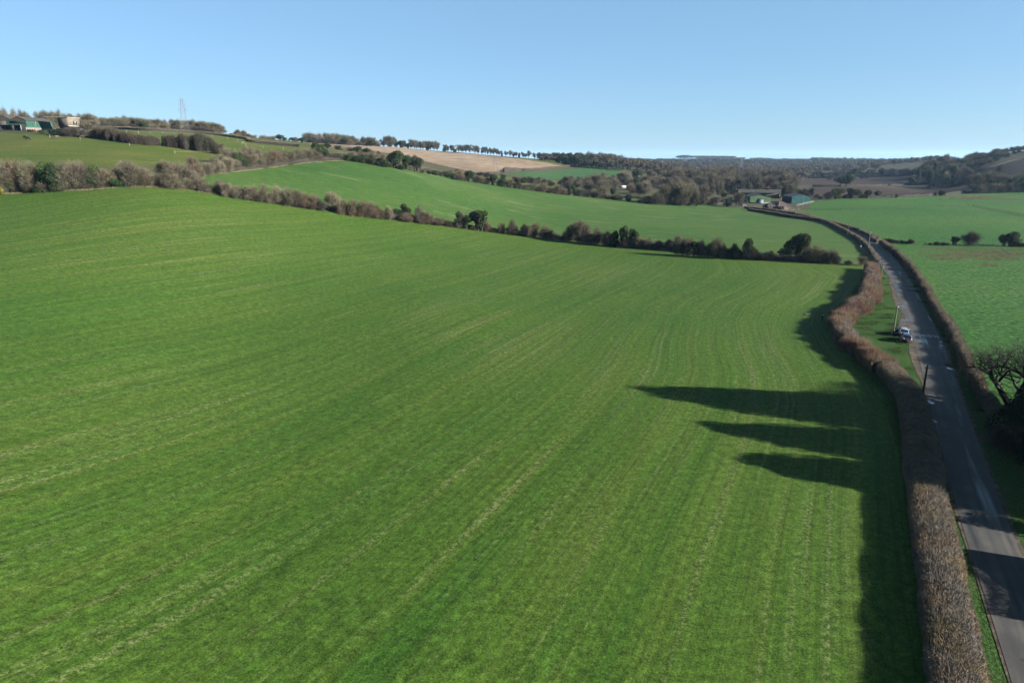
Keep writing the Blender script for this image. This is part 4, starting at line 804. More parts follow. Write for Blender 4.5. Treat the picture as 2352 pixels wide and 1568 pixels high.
# thick hedge left of the lane: right-hand top edge seen in the photograph
TE = [(15, 1200, 1500), (15, 1160, 1200), (15, 1050, 830), (15, 975, 440), (15, 860, 0), (14, 960, 900), (14, 900, 560), (14, 830, 330), (14, 780, 100), (11, 1720, 1130), (11, 1600, 1000), (11, 1450, 850)]
TE2 = [(11, 1250, 710), (11, 1080, 590), (11, 940, 480), (11, 870, 385), (11, 990, 240), (11, 1230, 95), (7, 655, 700), (7, 655, 620), (7, 660, 520), (7, 640, 440)]
top = [zpt(*V(*p), 2.2) for p in TE]; top2 = [zpt(*V(*p), 2.5) for p in TE2]
near = [tuple(np.array(top[0]) - (np.array(top[2]) - np.array(top[0])) * .9)] + top
c1 = offset(smooth_path(near, 1.5, 1), -1.55); c2 = offset(smooth_path([top[-1]] + top2, 1.5, 1), -2.0)
hedge('lane_hedge', c1, 3.7, 1.95, 'hthick', 'thick brown winter hedge along the left side of the lane in the foreground', dens=230, sl=.24, sw=.026, rough=.08)
hedge('unclipped_hedge', c2, [3.4, 4.0, 4.2, 4.0, 3.6, 3.0], [2.1, 2.5, 2.8, 2.8, 2.7, 2.3], 'hred', 'tall unclipped reddish hedge bulging into the field left of the two parked cars', dens=170, sl=.6, sw=.035, up=1.6, rough=.3)
# trimmed hedges beside the lane further on
nr_ = [i for i in range(len(ROADC)) if 222 < ROADC[i][1]]
P_l = (ROADC - N_ * (RW + 1.6))[nr_]
hedge('roadside_hedge', P_l, 1.7, 1.7, 'hclip', 'low clipped hedge on the left of the lane from the field corner to the farm', dens=26, sl=.4, sw=.05)
RE = [(0, 2345, 1000), (0, 2325, 962), (0, 2304, 922), (13, 1290, 1090), (13, 1220, 960), (13, 1170, 830), (13, 1010, 600), (13, 950, 480), (13, 850, 290), (13, 760, 120), (11, 2150, 450), (11, 2070, 330), (7, 1400, 960), (7, 1310, 820), (7, 1240, 700), (7, 1140, 560), (7, 1020, 420), (7, 880, 300), (7, 760, 215), (7, 690, 172)]
rt = [zpt(*V(*p), 1.9) for p in RE]
hedge('roadside_hedge', offset(smooth_path(rt, 1.5, 1), -.9), 1.7, 2.1, 'hclip', 'long clipped hedge on the right of the lane beside the open pasture', dens=90, sl=.4, sw=.035, rough=.3)
RE2 = [(7, 640, 160), (7, 560, 110), (5, 640, 1180), (5, 520, 1110), (5, 400, 1062), (5, 180, 1000), (5, 0, 960), (4, 1850, 1062), (4, 1700, 1045), (4, 1500, 1020), (4, 1300, 985), (4, 1180, 968), (4, 1000, 948)]
rt2 = [zpt(*V(*p), 1.9) for p in RE2]
hedge('roadside_hedge', offset(smooth_path(rt2, 2, 1), -.9), 1.6, 1.9, 'hclip', 'clipped hedge on the right of the lane curving away past the brick bungalow', dens=26, sl=.4, sw=.05)
# grown-out field hedges
def zl(z, pts): return [at(*V(z, *p)) for p in pts]
hedge('field_hedge', zl(1, [(880, 472), (1000, 492), (1150, 515), (1300, 535), (1420, 545), (1490, 545)]), [4, 6, 6, 5, 3], [2.5, 5.6, 5.6, 4.4, 4.2, 3.], 'hdark', 'dark tall hedge above the horse paddock, left of the gap', dens=45, sl=1.3, sw=.07, up=1.4, rough=.35)
hedge('field_hedge', zl(1, [(1535, 548), (1620, 560), (1750, 580), (1900, 603), (2020, 620), (2110, 632)]), [4, 6, 8, 7, 6, 4], [4.2, 4.8, 7.2, 8.0, 6.5, 5.], 'hdark', 'dark tall hedge above the horse paddock, right of the gap', dens=45, sl=1.4, sw=.08, up=1.4, rough=.35)
hedge('field_hedge', zl(1, [(900, 388), (1100, 394), (1300, 402), (1500, 412), (1800, 428), (2050, 452), (2352, 494)]) + zl(2, [(200, 275), (420, 300), (700, 325)]), 1.8, 2.0, 'hclip', 'thin clipped hedge along the top of the upper paddock below the skyline wood', dens=10, sl=.5, sw=.09, step=3)
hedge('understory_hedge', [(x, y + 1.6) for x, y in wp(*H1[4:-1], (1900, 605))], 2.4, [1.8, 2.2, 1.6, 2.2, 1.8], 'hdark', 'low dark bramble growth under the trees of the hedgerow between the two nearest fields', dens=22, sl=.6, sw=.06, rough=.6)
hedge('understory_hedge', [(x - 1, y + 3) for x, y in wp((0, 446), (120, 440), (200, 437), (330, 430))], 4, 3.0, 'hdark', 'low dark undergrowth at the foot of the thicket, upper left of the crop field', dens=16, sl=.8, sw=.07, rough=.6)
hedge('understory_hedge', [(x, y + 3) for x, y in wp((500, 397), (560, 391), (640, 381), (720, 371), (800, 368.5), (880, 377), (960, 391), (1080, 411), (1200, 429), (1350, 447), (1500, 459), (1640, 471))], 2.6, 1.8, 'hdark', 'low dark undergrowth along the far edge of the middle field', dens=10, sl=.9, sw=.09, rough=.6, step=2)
hedge('field_hedge', zl(5, [(-150, 585), (0, 584), (90, 583), (178, 583)]), 2.2, 2.4, 'hdark', 'short dark clipped hedge between ploughed fields, left of the half ivy covered tree', dens=8, sl=.7, sw=.12, step=3)
hedge('field_hedge', zl(5, [(240, 580), (500, 576), (800, 569), (1000, 562), (1235, 553)]), 2.2, [2.0, 2.4, 2.6], 'hdark', 'long dark clipped hedge between ploughed fields, right of the half ivy covered tree', dens=8, sl=.7, sw=.12, step=3)
hedge('field_hedge', zl(5, [(1275, 554), (1500, 551), (1700, 545)]), 2.4, 2.8, 'hdark', 'dark hedge between ploughed fields, right of the broad black-green tree', dens=8, sl=.7, sw=.12, step=3)
hedge('field_hedge', zl(5, [(-200, 482), (0, 478), (300, 466), (540, 463), (800, 458), (1050, 452)]), 2.5, 2.6, 'hdark', 'dark hedge along the far edge of the upper ploughed field', dens=6, sl=.8, sw=.16, step=4)
hedge('field_hedge', zl(5, [(-100, 436), (200, 432), (500, 432), (800, 430)]), 2.5, 2.6, 'hdark', 'farthest thin dark hedge beyond the ploughed fields', dens=5, sl=.8, sw=.18, step=5)
hedge('field_hedge', zl(5, [(150, 724), (420, 718), (640, 714), (850, 706), (1150, 694), (1350, 684), (1550, 668), (1720, 660)]), 2.4, [1.2, 1.6, 2.4, 2.6, 2.8, 3.4], 'hdark', 'dark hedge between the pasture and the lower ploughed field', dens=12, sl=.6, sw=.09, step=2)
hedge('field_hedge', zl(3, [(505, 445), (620, 440), (740, 434), (830, 424), (960, 408), (1080, 396), (1200, 386), (1310, 379)]), 2.6, [5, 3, 2.2, 2.4, 3], 'hclip', 'brown hedge between the pale brown field and the distant green field', dens=5, sl=.8, sw=.15, step=4)
hedge('field_hedge', zl(5, [(1790, 400), (1900, 372), (2000, 338), (2150, 300), (2220, 272), (2352, 255)]), 1.6, 1.0, 'hclip', 'pale grassy bank along the top of the dark hillside field', dens=4, sl=.8, sw=.15, step=5)
for q, (x, y, hh) in enumerate([(715, 206, 1.6), (760, 209, 1.9), (800, 213, 1.5), (850, 216, 1.3), (910, 221, 1.6), (960, 224, 1.2), (1010, 224, 2.0), (1240, 240, 1.0), (1320, 241, 1.5), (1390, 242, 1.4), (1440, 243, 1.2), (2215, 256, 1.5), (2265, 257, 1.9), (2320, 258, 1.6), (2360, 258, 1.3)]):
    X, Y_ = at(*V(7, x, y)); put('bd', *V(7, x, 0), xy=(X, Y_), h=hh, w=hh * 2.2 * F / Y_, grp='low scrub along the fence line across the pasture')
# pale dead grass along the field margins
M['straw'] = twig_mat('dead_grass', (.26, .20, .12), (.40, .33, .20), (.22, .19, .09), posvar=.4)
M['tuft'] = twig_mat('green_tufts', (.04, .12, .02), (.08, .16, .035), (.16, .16, .06), posvar=.5)
def tufts(name, pts, width, dens, L, w_, mt, ybias=0.):
    g = np.random.default_rng(len(pts) + int(width * 10)); P = smooth_path(pts, 1.5, 1) if len(pts) > 1 else np.array(pts); T, N = frame2(P)
    Ln = np.linalg.norm(np.diff(P, axis=0), axis=1).sum(); m_ = int(Ln * width * dens); i = g.integers(0, len(P), m_); clump = (np.sin(i * .9) + np.sin(i * .37 + 2) > -.9)
    i = i[clump]; m_ = len(i)
    q = P[i] + N[i] * g.uniform(-.5, .5, m_)[:, None] * width + T[i] * g.uniform(-1, 1, m_)[:, None]
    l = g.uniform(.4, 1.3, m_) * L
    p = np.stack([q[:, 0], q[:, 1], hgt(q[:, 0], q[:, 1]) + l * .3], -1); o = unit(m_, g) * .45 + np.array([0, 0, 1]); o /= np.linalg.norm(o, axis=1)[:, None]
    v, f = slivers(p, o, l, g.uniform(.6, 1.4, m_) * w_, g); obj(name, mesh(name, v, f, [M[mt]]), kind='stuff')
tufts('dry_grass', wp(*H1), 1.5, 22, .75, .06, 'straw')
tufts('dry_grass', [(x, y - 1.2) for x, y in wp(*H1)], 1.4, 26, .35, .07, 'tuft')
tufts('dry_grass', wp((500, 399), (560, 393), (640, 383), (720, 373), (800, 370), (900, 380), (1000, 398)), 1.6, 12, .8, .1, 'straw')
tufts('dry_grass', hlw, 1.6, 30, .4, .04, 'tuft')
def patch(name, zone_pts, n_, L, w_, mt, cl=.5):
    g = np.random.default_rng(n_); Pz = np.array(zone_pts); lo, hi = Pz.min(0), Pz.max(0)
    cx = g.uniform(lo, hi, (int(n_ / 12), 2)); cx = cx[inside(zone_pts, cx[:, 0], cx[:, 1])]
    q = cx[g.integers(0, len(cx), n_)] + g.normal(0, 1, (n_, 2)) * np.array([1., .7]) * cl; l = g.uniform(.4, 1.2, n_) * L
    p = np.stack([q[:, 0], q[:, 1], hgt(q[:, 0], q[:, 1]) + l * .25], -1); o = unit(n_, g) * .7 + np.array([0, 0, .8]); o /= np.linalg.norm(o, axis=1)[:, None]
    v, f = slivers(p, o, l, g.uniform(.6, 1.4, n_) * w_, g); obj(name, mesh(name, v, f, [M[mt]]), kind='stuff')
patch('dry_grass', wp(*[V(7, *q) for q in [(1150, 330), (1300, 420), (1500, 430), (1700, 400), (1900, 425), (2352, 410), (2352, 340), (2150, 330), (2000, 300), (1850, 320), (1600, 300), (1400, 345)]]), 16000, .3, .07, 'straw', 1.6)
patch('dry_grass', wp(*[V(7, *q) for q in [(1080, 270), (1080, 300), (2352, 345), (2352, 270)]]), 9000, .3, .06, 'straw', 1.6)
patch('dry_grass', wp(*[V(7, *q) for q in [(1880, 462), (1880, 485), (2020, 488), (2010, 468)]]), 2200, .25, .06, 'straw', .8)
patch('dry_grass', wp(*[V(5, *q) for q in [(800, 722), (1200, 716), (1500, 690), (1750, 680), (2352, 720), (2352, 745), (1700, 740), (1300, 715), (800, 730)]]), 14000, .5, .14, 'straw', 4.)
patch('grass_tufts', wp((2030, 615), (2045, 690), (2062, 760), (2095, 850), (2118, 880), (2060, 815), (1985, 760), (1965, 745), (2024, 685)), 14000, .28, .045, 'tuft', .8)
patch('grass_tufts', Zs['verge_b'][:8] + wp(*reversed(HR)), 16000, .3, .045, 'tuft', .8)

# ------------------------------------------------------------------ near trees on the right
gR = 'dark conifers beside the lane at the right edge'
for (x, y, h_, w_, lb) in [(73.8, 79.6, 20.5, 17, 'tall dark conifer just beyond the right edge beside the bare oak'), (70, 68.0, 17.1, 14, 'tall dark conifer cut by the right edge below the bare oak'), (67.8, 59.0, 15.4, 14, 'nearest tall dark conifer beside the lane at the right edge')]:
    put('c', 0, 0, xy=(x, y), w=w_ * F / (y * .985), h=h_, grp=gR, label=lb)
for (k_, x, y, h_, w_, lb) in [('y', 54.3, 56.3, 4.4, 3.6, 'dark pointed evergreen shading the lane beyond the right edge'), ('c', 65.5, 79.5, 7.5, 9., 'dark dense evergreen filling the right edge below the bare oak'), ('c', 61.5, 72, 6.5, 6., 'lower dark evergreen at the right edge between side drive and lane'), ('w', 56, 27, 9, 9, 'bare tree throwing dappled shade on the nearest stretch of lane'), ('y', 60.5, 61, 5.2, 6.5, 'round dark evergreen added out of view to shade the verge')]:  # the last evergreen is unseen, added to shade the verge
    put(k_, 0, 0, xy=(x, y), w=w_ * F / (y * .985), h=h_, grp='trees and bushes at the right edge of the lane', label=lb)
M['oakbark'] = plain('oak_bark', (.05, .044, .036), .95, var=.3, scale=3)
put('bd', 0, 0, xy=tuple(np.array(zpt(2345, 1000, 1.9)) + np.array((-1., .5))), w=6 * F / 75, h=2.9, grp='trees and bushes at the right edge of the lane', label='dark ragged bush at the near end of the clipped hedge below the oak')
hedge('evergreen_hedge', [(47.5, 41.6), (50, 46.1), (52, 50.5)], 3, 4.3, 'hever', 'tall clipped evergreen hedge beyond the right edge shading the near lane', dens=60, sl=.3, sw=.06, rough=.25)
hedge('evergreen_hedge', [(44.5, 33.3), (46, 36.9)], 3, 4.0, 'hever', 'shorter clipped evergreen hedge beyond the right edge, nearest the camera', dens=60, sl=.3, sw=.06, rough=.25)
def oak(x, y, h_, seed):
    g = np.random.default_rng(seed); T1, T2 = Acc(), Acc()
    def grow(p, d, L, r, dep):
        pts = [p]; q = p.copy(); dd = d.copy(); k = 4 if dep < 4 else 3
        for s in range(k):
            dd = dd + g.normal(0, .22 if dep else .08, 3) + np.array([0, 0, .05 if dep > 2 else -.02]); dd /= np.linalg.norm(dd); q = q + dd * L / k; pts.append(q.copy())
        rr_ = np.linspace(r, r * .62, len(pts)); (T1 if dep < 2 else T2).add(tube(pts, rr_, 6 if dep < 3 else 3))
        if dep >= 8: return
        nb = [3, 3, 3, 3, 3, 2, 2, 2][dep]
        for b_ in range(nb):
            s = unit(1, g)[0]; s = s - dd * (s @ dd); s /= np.linalg.norm(s)
            a_ = g.uniform(.45, .95); nd = dd * math.cos(a_) + s * math.sin(a_); 
            if dep < 3: nd[2] = nd[2] * .7 + .32
            nd /= np.linalg.norm(nd); base = pts[-1] if b_ < 2 else pts[-2]
            grow(np.array(base), nd, L * g.uniform(.62, .86), r * (.62 if b_ == 0 else .5), dep + 1)
    for a_, l_, r_ in ((.15, 2.6, .42), (2.6, 2.2, .3), (4.4, 2.4, .28)):
        grow(np.array([.25 * math.cos(a_), .25 * math.sin(a_), -.2]), np.array([.35 * math.cos(a_), .35 * math.sin(a_), 1.]) / 1.06, l_, r_, 0)
    v1, f1 = T1.arr(); v2, f2 = T2.arr(); zz = np.percentile(v2[:, 2], 99.8); s_ = h_ / zz
    print('OAK', len(f2), zz, np.abs(v2[:, :2]).max(0))
    o = thing('oak_tree', 'bare spreading oak with fine dark branches against the green pasture, right edge', 'tree', (x, y, hz(x, y)))
    obj('trunk', mesh('trunk', v1 * s_ * np.array([1.2, 1.2, 1]), f1, [M['oakbark']], smooth=True), o); obj('crown', mesh('crown', v2 * s_ * np.array([1.2, 1.2, 1]), f2, [M['oakbark']]), o)
ox, oy = at(2332, 936); oak(ox, oy, ztop(752, oy) - hz(ox, oy), 5)

# ------------------------------------------------------------------ buildings
M['green_metal'] = plain('green_sheeting', (.13, .235, .12), .55, var=.12, scale=.6)
M['teal_metal'] = plain('teal_sheeting', (.035, .135, .135), .5, var=.15, scale=.6)
M['dkgreen'] = plain('dark_green_sheeting', (.03, .16, .10), .55, var=.15, scale=.5)
def corr(name, c, per=2.2, axis=0):
    t = NT(name); tc = t.n.new('ShaderNodeTexCoord').outputs['Object']; w_ = t.n.new('ShaderNodeTexWave'); w_.bands_direction = 'XY'[axis]; t.l(tc, w_.inputs[0]); w_.inputs['Scale'].default_value = per; w_.inputs['Distortion'].default_value = .2
    nz = t.noise(tc, .5, 4); cc = t.ramp(nz, [(.3, tuple(x * .65 for x in c)), (.7, tuple(x * 1.25 for x in c))])
    t.color(t.mix(1., cc, t.ramp(w_.outputs['Fac'], [(0., .75), (1., 1.1)]), 'MULTIPLY')); t.bump(w_.outputs['Fac'], .4, .05); return t.m
M['cement'] = corr('cement_sheet_roof', (.12, .115, .105), 1.5, 1)
M['slateroof'] = corr('grey_sheet_roof', (.12, .13, .145), 1.2, 1)
M['greenc'] = corr('green_profiled_wall', (.17, .30, .15), 1.8, 0)
M['tealc'] = corr('teal_profiled_wall', (.045, .15, .15), 1.8, 0)
M['dgc'] = corr('dark_green_profiled_wall', (.06, .17, .13), 1.4, 1)
M['inside'] = plain('interior_shade', (.02, .018, .016), .9)  # near-black tone paints in the shade inside sheds, doorways and undercroft
M['concrete'] = plain('concrete', (.24, .225, .20), .9)
M['brick'] = plain('red_brick', (.17, .07, .045), .9, var=.3, scale=4)
M['tile'] = plain('dark_roof_tile', (.06, .045, .042), .85, var=.3, scale=2)
M['rtile'] = plain('brown_roof_tile', (.085, .062, .055), .85, var=.3, scale=2)
M['white'] = plain('white_paint', (.75, .74, .70), .6, var=.1)
M['glass'] = plain('window_glass', (.03, .04, .05), .08, var=.1, spec=.6)
M['door'] = plain('blue_grey_door', (.20, .26, .33), .6)
M['timber'] = plain('weathered_timber', (.27, .225, .165), .9, var=.3, scale=1.2)
M['dtimber'] = plain('dark_cladding', (.10, .085, .075), .9, var=.3)
M['orange'] = plain('orange_netting', (.4, .09, .05), .8)
def boxv(x0, x1, y0, y1, z0, z1):
    v = np.array([(x, y, z) for z in (z0, z1) for y in (y0, y1) for x in (x0, x1)], float)
    return v, np.array([(0, 2, 3), (0, 3, 1), (4, 5, 7), (4, 7, 6), (0, 1, 5), (0, 5, 4), (2, 6, 7), (2, 7, 3), (0, 4, 6), (0, 6, 2), (1, 3, 7), (1, 7, 5)])
def bx(name, dims, mt, parent):
    A_ = Acc()
    for d in (dims if isinstance(dims[0], (tuple, list)) else [dims]): A_.add(boxv(*d))
    v, f = A_.arr(); return obj(name, mesh(name, v, f, [M[mt]]), parent)
def prism(name, prof, y0, y1, mt, parent, th=None):
    """profile in x,z swept along y"""
    k = len(prof); v = [(x, y0, z) for x, z in prof] + [(x, y1, z) for x, z in prof]
    f = [tuple(range(k))[::-1], tuple(range(k, 2 * k))] + [(i, (i + 1) % k, k + (i + 1) % k, k + i) for i in range(k)]
    return obj(name, mesh(name, v, f, [M[mt]]), parent)
def gable_roof(parent, W, y0, y1, eave, ridge, mt, ov=.35, th=.16, name='roof'):
    e = W / 2 + ov; ez = eave - (ridge - eave) / (W / 2) * ov
    return prism(name, [(-e, ez + .02), (0, ridge + .02), (e, ez + .02), (e, ez + th), (0, ridge + th), (-e, ez + th)], y0 - ov, y1 + ov, mt, parent)
def dirv(px): u = uz(px, 380)[0]; return math.atan2(1, u)
def site(px, py, lift=0.): X, Y_ = at(px, py); return X, Y_, hz(X, Y_) + lift
# green barn of the road farm
X, Y_, z = site(1747, 467.5); b = thing('green_barn', 'light green metal barn with open doorway, in the middle of the road farm', 'barn', (X, Y_ + 1, z - .1), R(-5))
prism('wall', [(-7.7, .9), (7.7, .9), (7.7, 5), (0, 6.9), (-7.7, 5)], 0, 20, 'greenc', b); bx('plinth', (-7.75, 7.75, -.05, 20.05, -.6, .9), 'concrete', b)
gable_roof(b, 15.4, 0, 20, 5, 6.9, 'slateroof'); bx('doorway', (-2.2, 2.3, -.12, .3, -.1, 3.7), 'inside', b); bx('door', [(-2.2, 2.3, -.3, -.16, 0, 1.45), (-2.2, 2.3, -.3, -.16, 1.5, 2.75)], 'door', b)  # doorway is a near-black box for the shade within; wall behind is closed
# long open shed behind
X, Y_, z = site(1747, 463.5); a_ = dirv(1747); u_ = uz(1747, 380)[0]; Ys_ = Y_ + 34
b = thing('open_fronted_shed', 'long open fronted shed with grey cement roof, behind the light green barn', 'shed', (u_ * Ys_ + 1, Ys_, hz(u_ * Ys_, Ys_) - .2), a_ - PI / 2)
prism('roof', [(-.4, 4.75), (7, 7.3), (13, 5.2), (13, 5.4), (7, 7.5), (-.4, 4.95)], -17, 17, 'cement', b); b.rotation_euler.z = a_ - PI / 2 + PI / 2
bx('wall', [(12.6, 12.9, -16.8, 16.8, 0, 5.2), (0, 12.9, -16.9, -16.7, 0, 4.7), (0, 12.9, 16.7, 16.9, 0, 4.7)], 'dtimber', b)
for k in range(7): bx('post', (.0, .25, -16.5 + k * 5.5 - .12, -16.5 + k * 5.5 + .12, 0, 4.85), 'dtimber', b)
# teal barn
X, Y_, z = site(1839, 467); b = thing('teal_barn', 'dark teal metal barn at the right end of the road farm', 'barn', (X + .5, Y_ + 1, z - .1), R(3))
prism('wall', [(-7.2, 0), (7.2, 0), (7.2, 4.9), (0, 6.7), (-7.2, 4.9)], 0, .2, 'tealc', b)
bx('side_wall', [(7., 7.2, .2, 17, 0, 4.9), (-7.2, 7.2, 16.8, 17, 0, 4.9)], 'tealc', b); bx('inner_wall', (-6.2, -6., .2, 17, 0, 4.8), 'inside', b)
for k in range(4): bx('post', (-7.2, -7., 4 + k * 4.2, 4.25 + k * 4.2, 0, 4.9), 'tealc', b)
rf = gable_roof(b, 14.4, 0, 17, 4.9, 6.7, 'slateroof')
bx('roof_light', [(-5.8, -4.4, 3 + k * 5, 4 + k * 5, 5.42, 5.5) for k in range(3)], 'concrete', rf)
# brick bungalow with hipped roof
def hip(name, x0, x1, y0, y1, e, r_, mt, parent, ov=.45):
    x0 -= ov; x1 += ov; y0 -= ov; y1 += ov; d = min(x1 - x0, y1 - y0) / 2
    if x1 - x0 > y1 - y0: a1, a2 = (x0 + d, (y0 + y1) / 2, r_), (x1 - d, (y0 + y1) / 2, r_)
    else: a1, a2 = ((x0 + x1) / 2, y0 + d, r_), ((x0 + x1) / 2, y1 - d, r_)
    v = [(x0, y0, e), (x1, y0, e), (x1, y1, e), (x0, y1, e), a1, a2]
    f = [(0, 3, 2, 1)] + ([(0, 1, 5, 4), (1, 2, 5), (2, 3, 4, 5), (3, 0, 4)] if x1 - x0 > y1 - y0 else [(0, 1, 4), (1, 2, 5, 4), (2, 3, 5), (3, 0, 4, 5)])
    return obj(name, mesh(name, v, f, [M[mt]]), parent)
X, Y_, z = site(*V(18, 1215, 478)); b = thing('brick_bungalow', 'red brick bungalow with dark hipped roof beside the lane, in front of the barns', 'bungalow', (X, Y_, z - .1), R(6))
bx('wall', [(0, 9.2, 0, 8, 0, 2.7), (-6.5, 0, 1.5, 8, 0, 2.65)], 'brick', b); hip('roof', 0, 9.2, 0, 8, 2.7, 5.9, 'rtile', b); hip('roof', -6.5, 1.8, 1.5, 8, 2.66, 5.2, 'tile', b)
bx('chimney', (1.2, 2.1, 1.4, 2.3, 2.7, 6.1), 'brick', b)
for q in [(3.3, 6.4)]:
    w_ = bx('window', (q[0], q[1], -.06, -.02, .9, 2.3), 'glass', b); bx('frame', [(q[0] - .1, q[1] + .1, -.1, -.02, .78, .9), (q[0] - .1, q[1] + .1, -.1, -.02, 2.3, 2.4), (q[0] + 1.5, q[0] + 1.6, -.1, -.02, .9, 2.3)], 'white', w_)
for xq in (-5.6, -4., -2.):
    w_ = bx('window', (xq, xq + .9, 1.44, 1.48, 1.0, 2.2), 'glass', b); bx('frame', [(xq - .08, xq + .98, 1.4, 1.46, .9, 1.0), (xq - .08, xq + .98, 1.4, 1.46, 2.2, 2.28)], 'white', w_)
bx('door', (8.1, 8.9, -.06, -.01, 0, 2.1), 'dtimber', b)
# low shed left of the farm
X, Y_, z = site(*V(18, 240, 330)); b = thing('low_shed', 'low grey roofed shed among trees at the left end of the road farm', 'shed', (X, Y_ + 4, z - .1), R(-12))
bx('wall', (-4, 4, 0, 6, 0, 2.4), 'dtimber', b); gable_roof(b, 8, 0, 6, 2.4, 3.5, 'slateroof')
# hilltop farm on the left
def hb(px, py, rz, Yadd=0): X, Y_ = at(px, py); return (X, Y_ + Yadd, hz(X, Y_ + Yadd) - .1), R(rz)
loc, rz = hb(44, 300.5, -2); b = thing('hilltop_barn', 'dark green barn with long grey roof and lean-to, right of its hilltop pair', 'barn', loc, rz)
prism('wall', [(-5.3, 2.3), (5.3, 2.3), (5.3, 6.3), (0, 8.6), (-5.3, 6.3)], 0, 24, 'dgc', b); bx('plinth', (-5.35, 5.35, -.05, 24.05, -1.5, 2.3), 'concrete', b)
prism('gable_cladding', [(-5.3, 6.0), (5.3, 6.0), (5.3, 6.3), (0, 8.55), (-5.3, 6.3)], -.12, -.02, 'dtimber', b); bx('opening_shade', (-5.2, 5.2, -.1, -.03, 4.6, 5.9), 'inside', b)  # near-black sheet on the closed gable paints in the shade of a gap
gable_roof(b, 10.6, 0, 24, 6.3, 8.6, 'cement'); bx('wall_strip', [(5.33, 5.4, 8, 8.6, 2.3, 6.3), (5.33, 5.4, 15.5, 16.1, 2.3, 6.3)], 'concrete', b)
prism('lean_to_roof', [(-8.5, 3.3), (4.9, 3.3), (4.9, 3.45), (-8.5, 3.45)], -5, -.2, 'dgc', b)
bx('lean_to_wall', [(-8.4, -8.2, -4.8, -.3, 0, 3.3), (-1.2, -1.0, -4.8, -.3, 0, 3.3), (4.6, 4.8, -4.8, -.3, 0, 3.3), (-8.2, 4.6, -.5, -.3, 0, 3.3)], 'inside', b); bx('strut', (4.9, 5.1, -4.8, -4.6, 0, 3.3), 'white', b)
bx('door', (-1.0, .6, -4.8, -4.7, 0, 3.0), 'dtimber', b)
loc, rz = hb(11, 299.5, -2); b = thing('hilltop_barn', 'barn with grey gable and dark cladding at the left edge, left of its hilltop pair', 'barn', loc, rz)
prism('wall', [(-5.3, 0), (5.3, 0), (5.3, 6.5), (0, 9.0), (-5.3, 6.5)], 0, 27, 'dgc', b); prism('gable_cladding', [(-5.3, 6.0), (5.3, 6.0), (5.3, 6.5), (0, 8.95), (-5.3, 6.5)], -.15, -.03, 'dtimber', b)
bx('cladding', (-5.2, 1.8, -.15, -.03, 1.6, 5.9), 'dtimber', b); gable_roof(b, 10.6, 0, 27, 6.5, 9.0, 'cement')
loc, rz = hb(108, 300, 2, 12); b = thing('timber_building', 'pale timber clad two-storey building with white roof edge, right of the hilltop barns', 'building', (loc[0], loc[1], loc[2]), R(-8))
bx('wall', (0, 7, 0, 10, 2.6, 7.6), 'timber', b); bx('undercroft', (.3, 6.8, .3, 9.8, -1, 2.6), 'inside', b); bx('dark_side_panel', (.3, 6.5, -.12, -.01, 2.8, 7.2), 'dtimber', b)  # left-hand face carries a darker panel
prism('roof', [(-9, 7.95), (7.4, 7.65), (7.4, 7.85), (-9, 8.2)], -.4, 10.4, 'white', b); bx('base_beam', (7.02, 7.1, 0, 10.05, 2.45, 2.75), 'white', b)
for xq in (4.2, 6.2): bx('window', (7.02, 7.08, xq, xq + 1.1, 3.6, 5.8), 'glass', b)
X, Y_ = at(73, 303.5); b = thing('safety_barrier', 'orange red netting barrier in front of the hilltop barn', 'barrier', (X, Y_, hz(X, Y_)), R(-25))
bx('netting', (-4.5, 4.5, 0, .06, .2, 1.5), 'orange', b)
for k in range(5): bx('post', (-4.5 + k * 2.2, -4.4 + k * 2.2, -.1, -.02, 0, 1.9), 'white', b)
# small white shelters far off
for (z_, x, y, s_, lb) in [(3, 1090, 364, 3.2, 'tiny white field shelter on the grass at the edge of the distant wood'), (3, 1625, 592, 3.0, 'small white walled cottage among the valley trees')]:
    X, Y_ = at(*V(z_, x, y)); b = thing('white_shed', lb, 'shed', (X, Y_, hz(X, Y_)), .4); bx('wall', (-s_, s_, -s_ * .6, s_ * .6, 0, s_ * .75), 'white', b); gable_roof(b, 2 * s_, -s_ * .6, s_ * .6, s_ * .75, s_ * 1.15, 'slateroof')
X, Y_ = at(*V(4, 440, 660)); b = thing('solar_panel_roof', 'long shed with pale blue panelled roof behind valley trees', 'shed', (X, Y_ + 6, hz(X, Y_)), R(-20))
bx('wall', (-16, 16, 0, 8, 0, 3), 'dtimber', b); prism('roof', [(-17, 3.05), (17, 3.05), (17, 3.2), (-17, 3.2)], -1, 9, 'door', b)

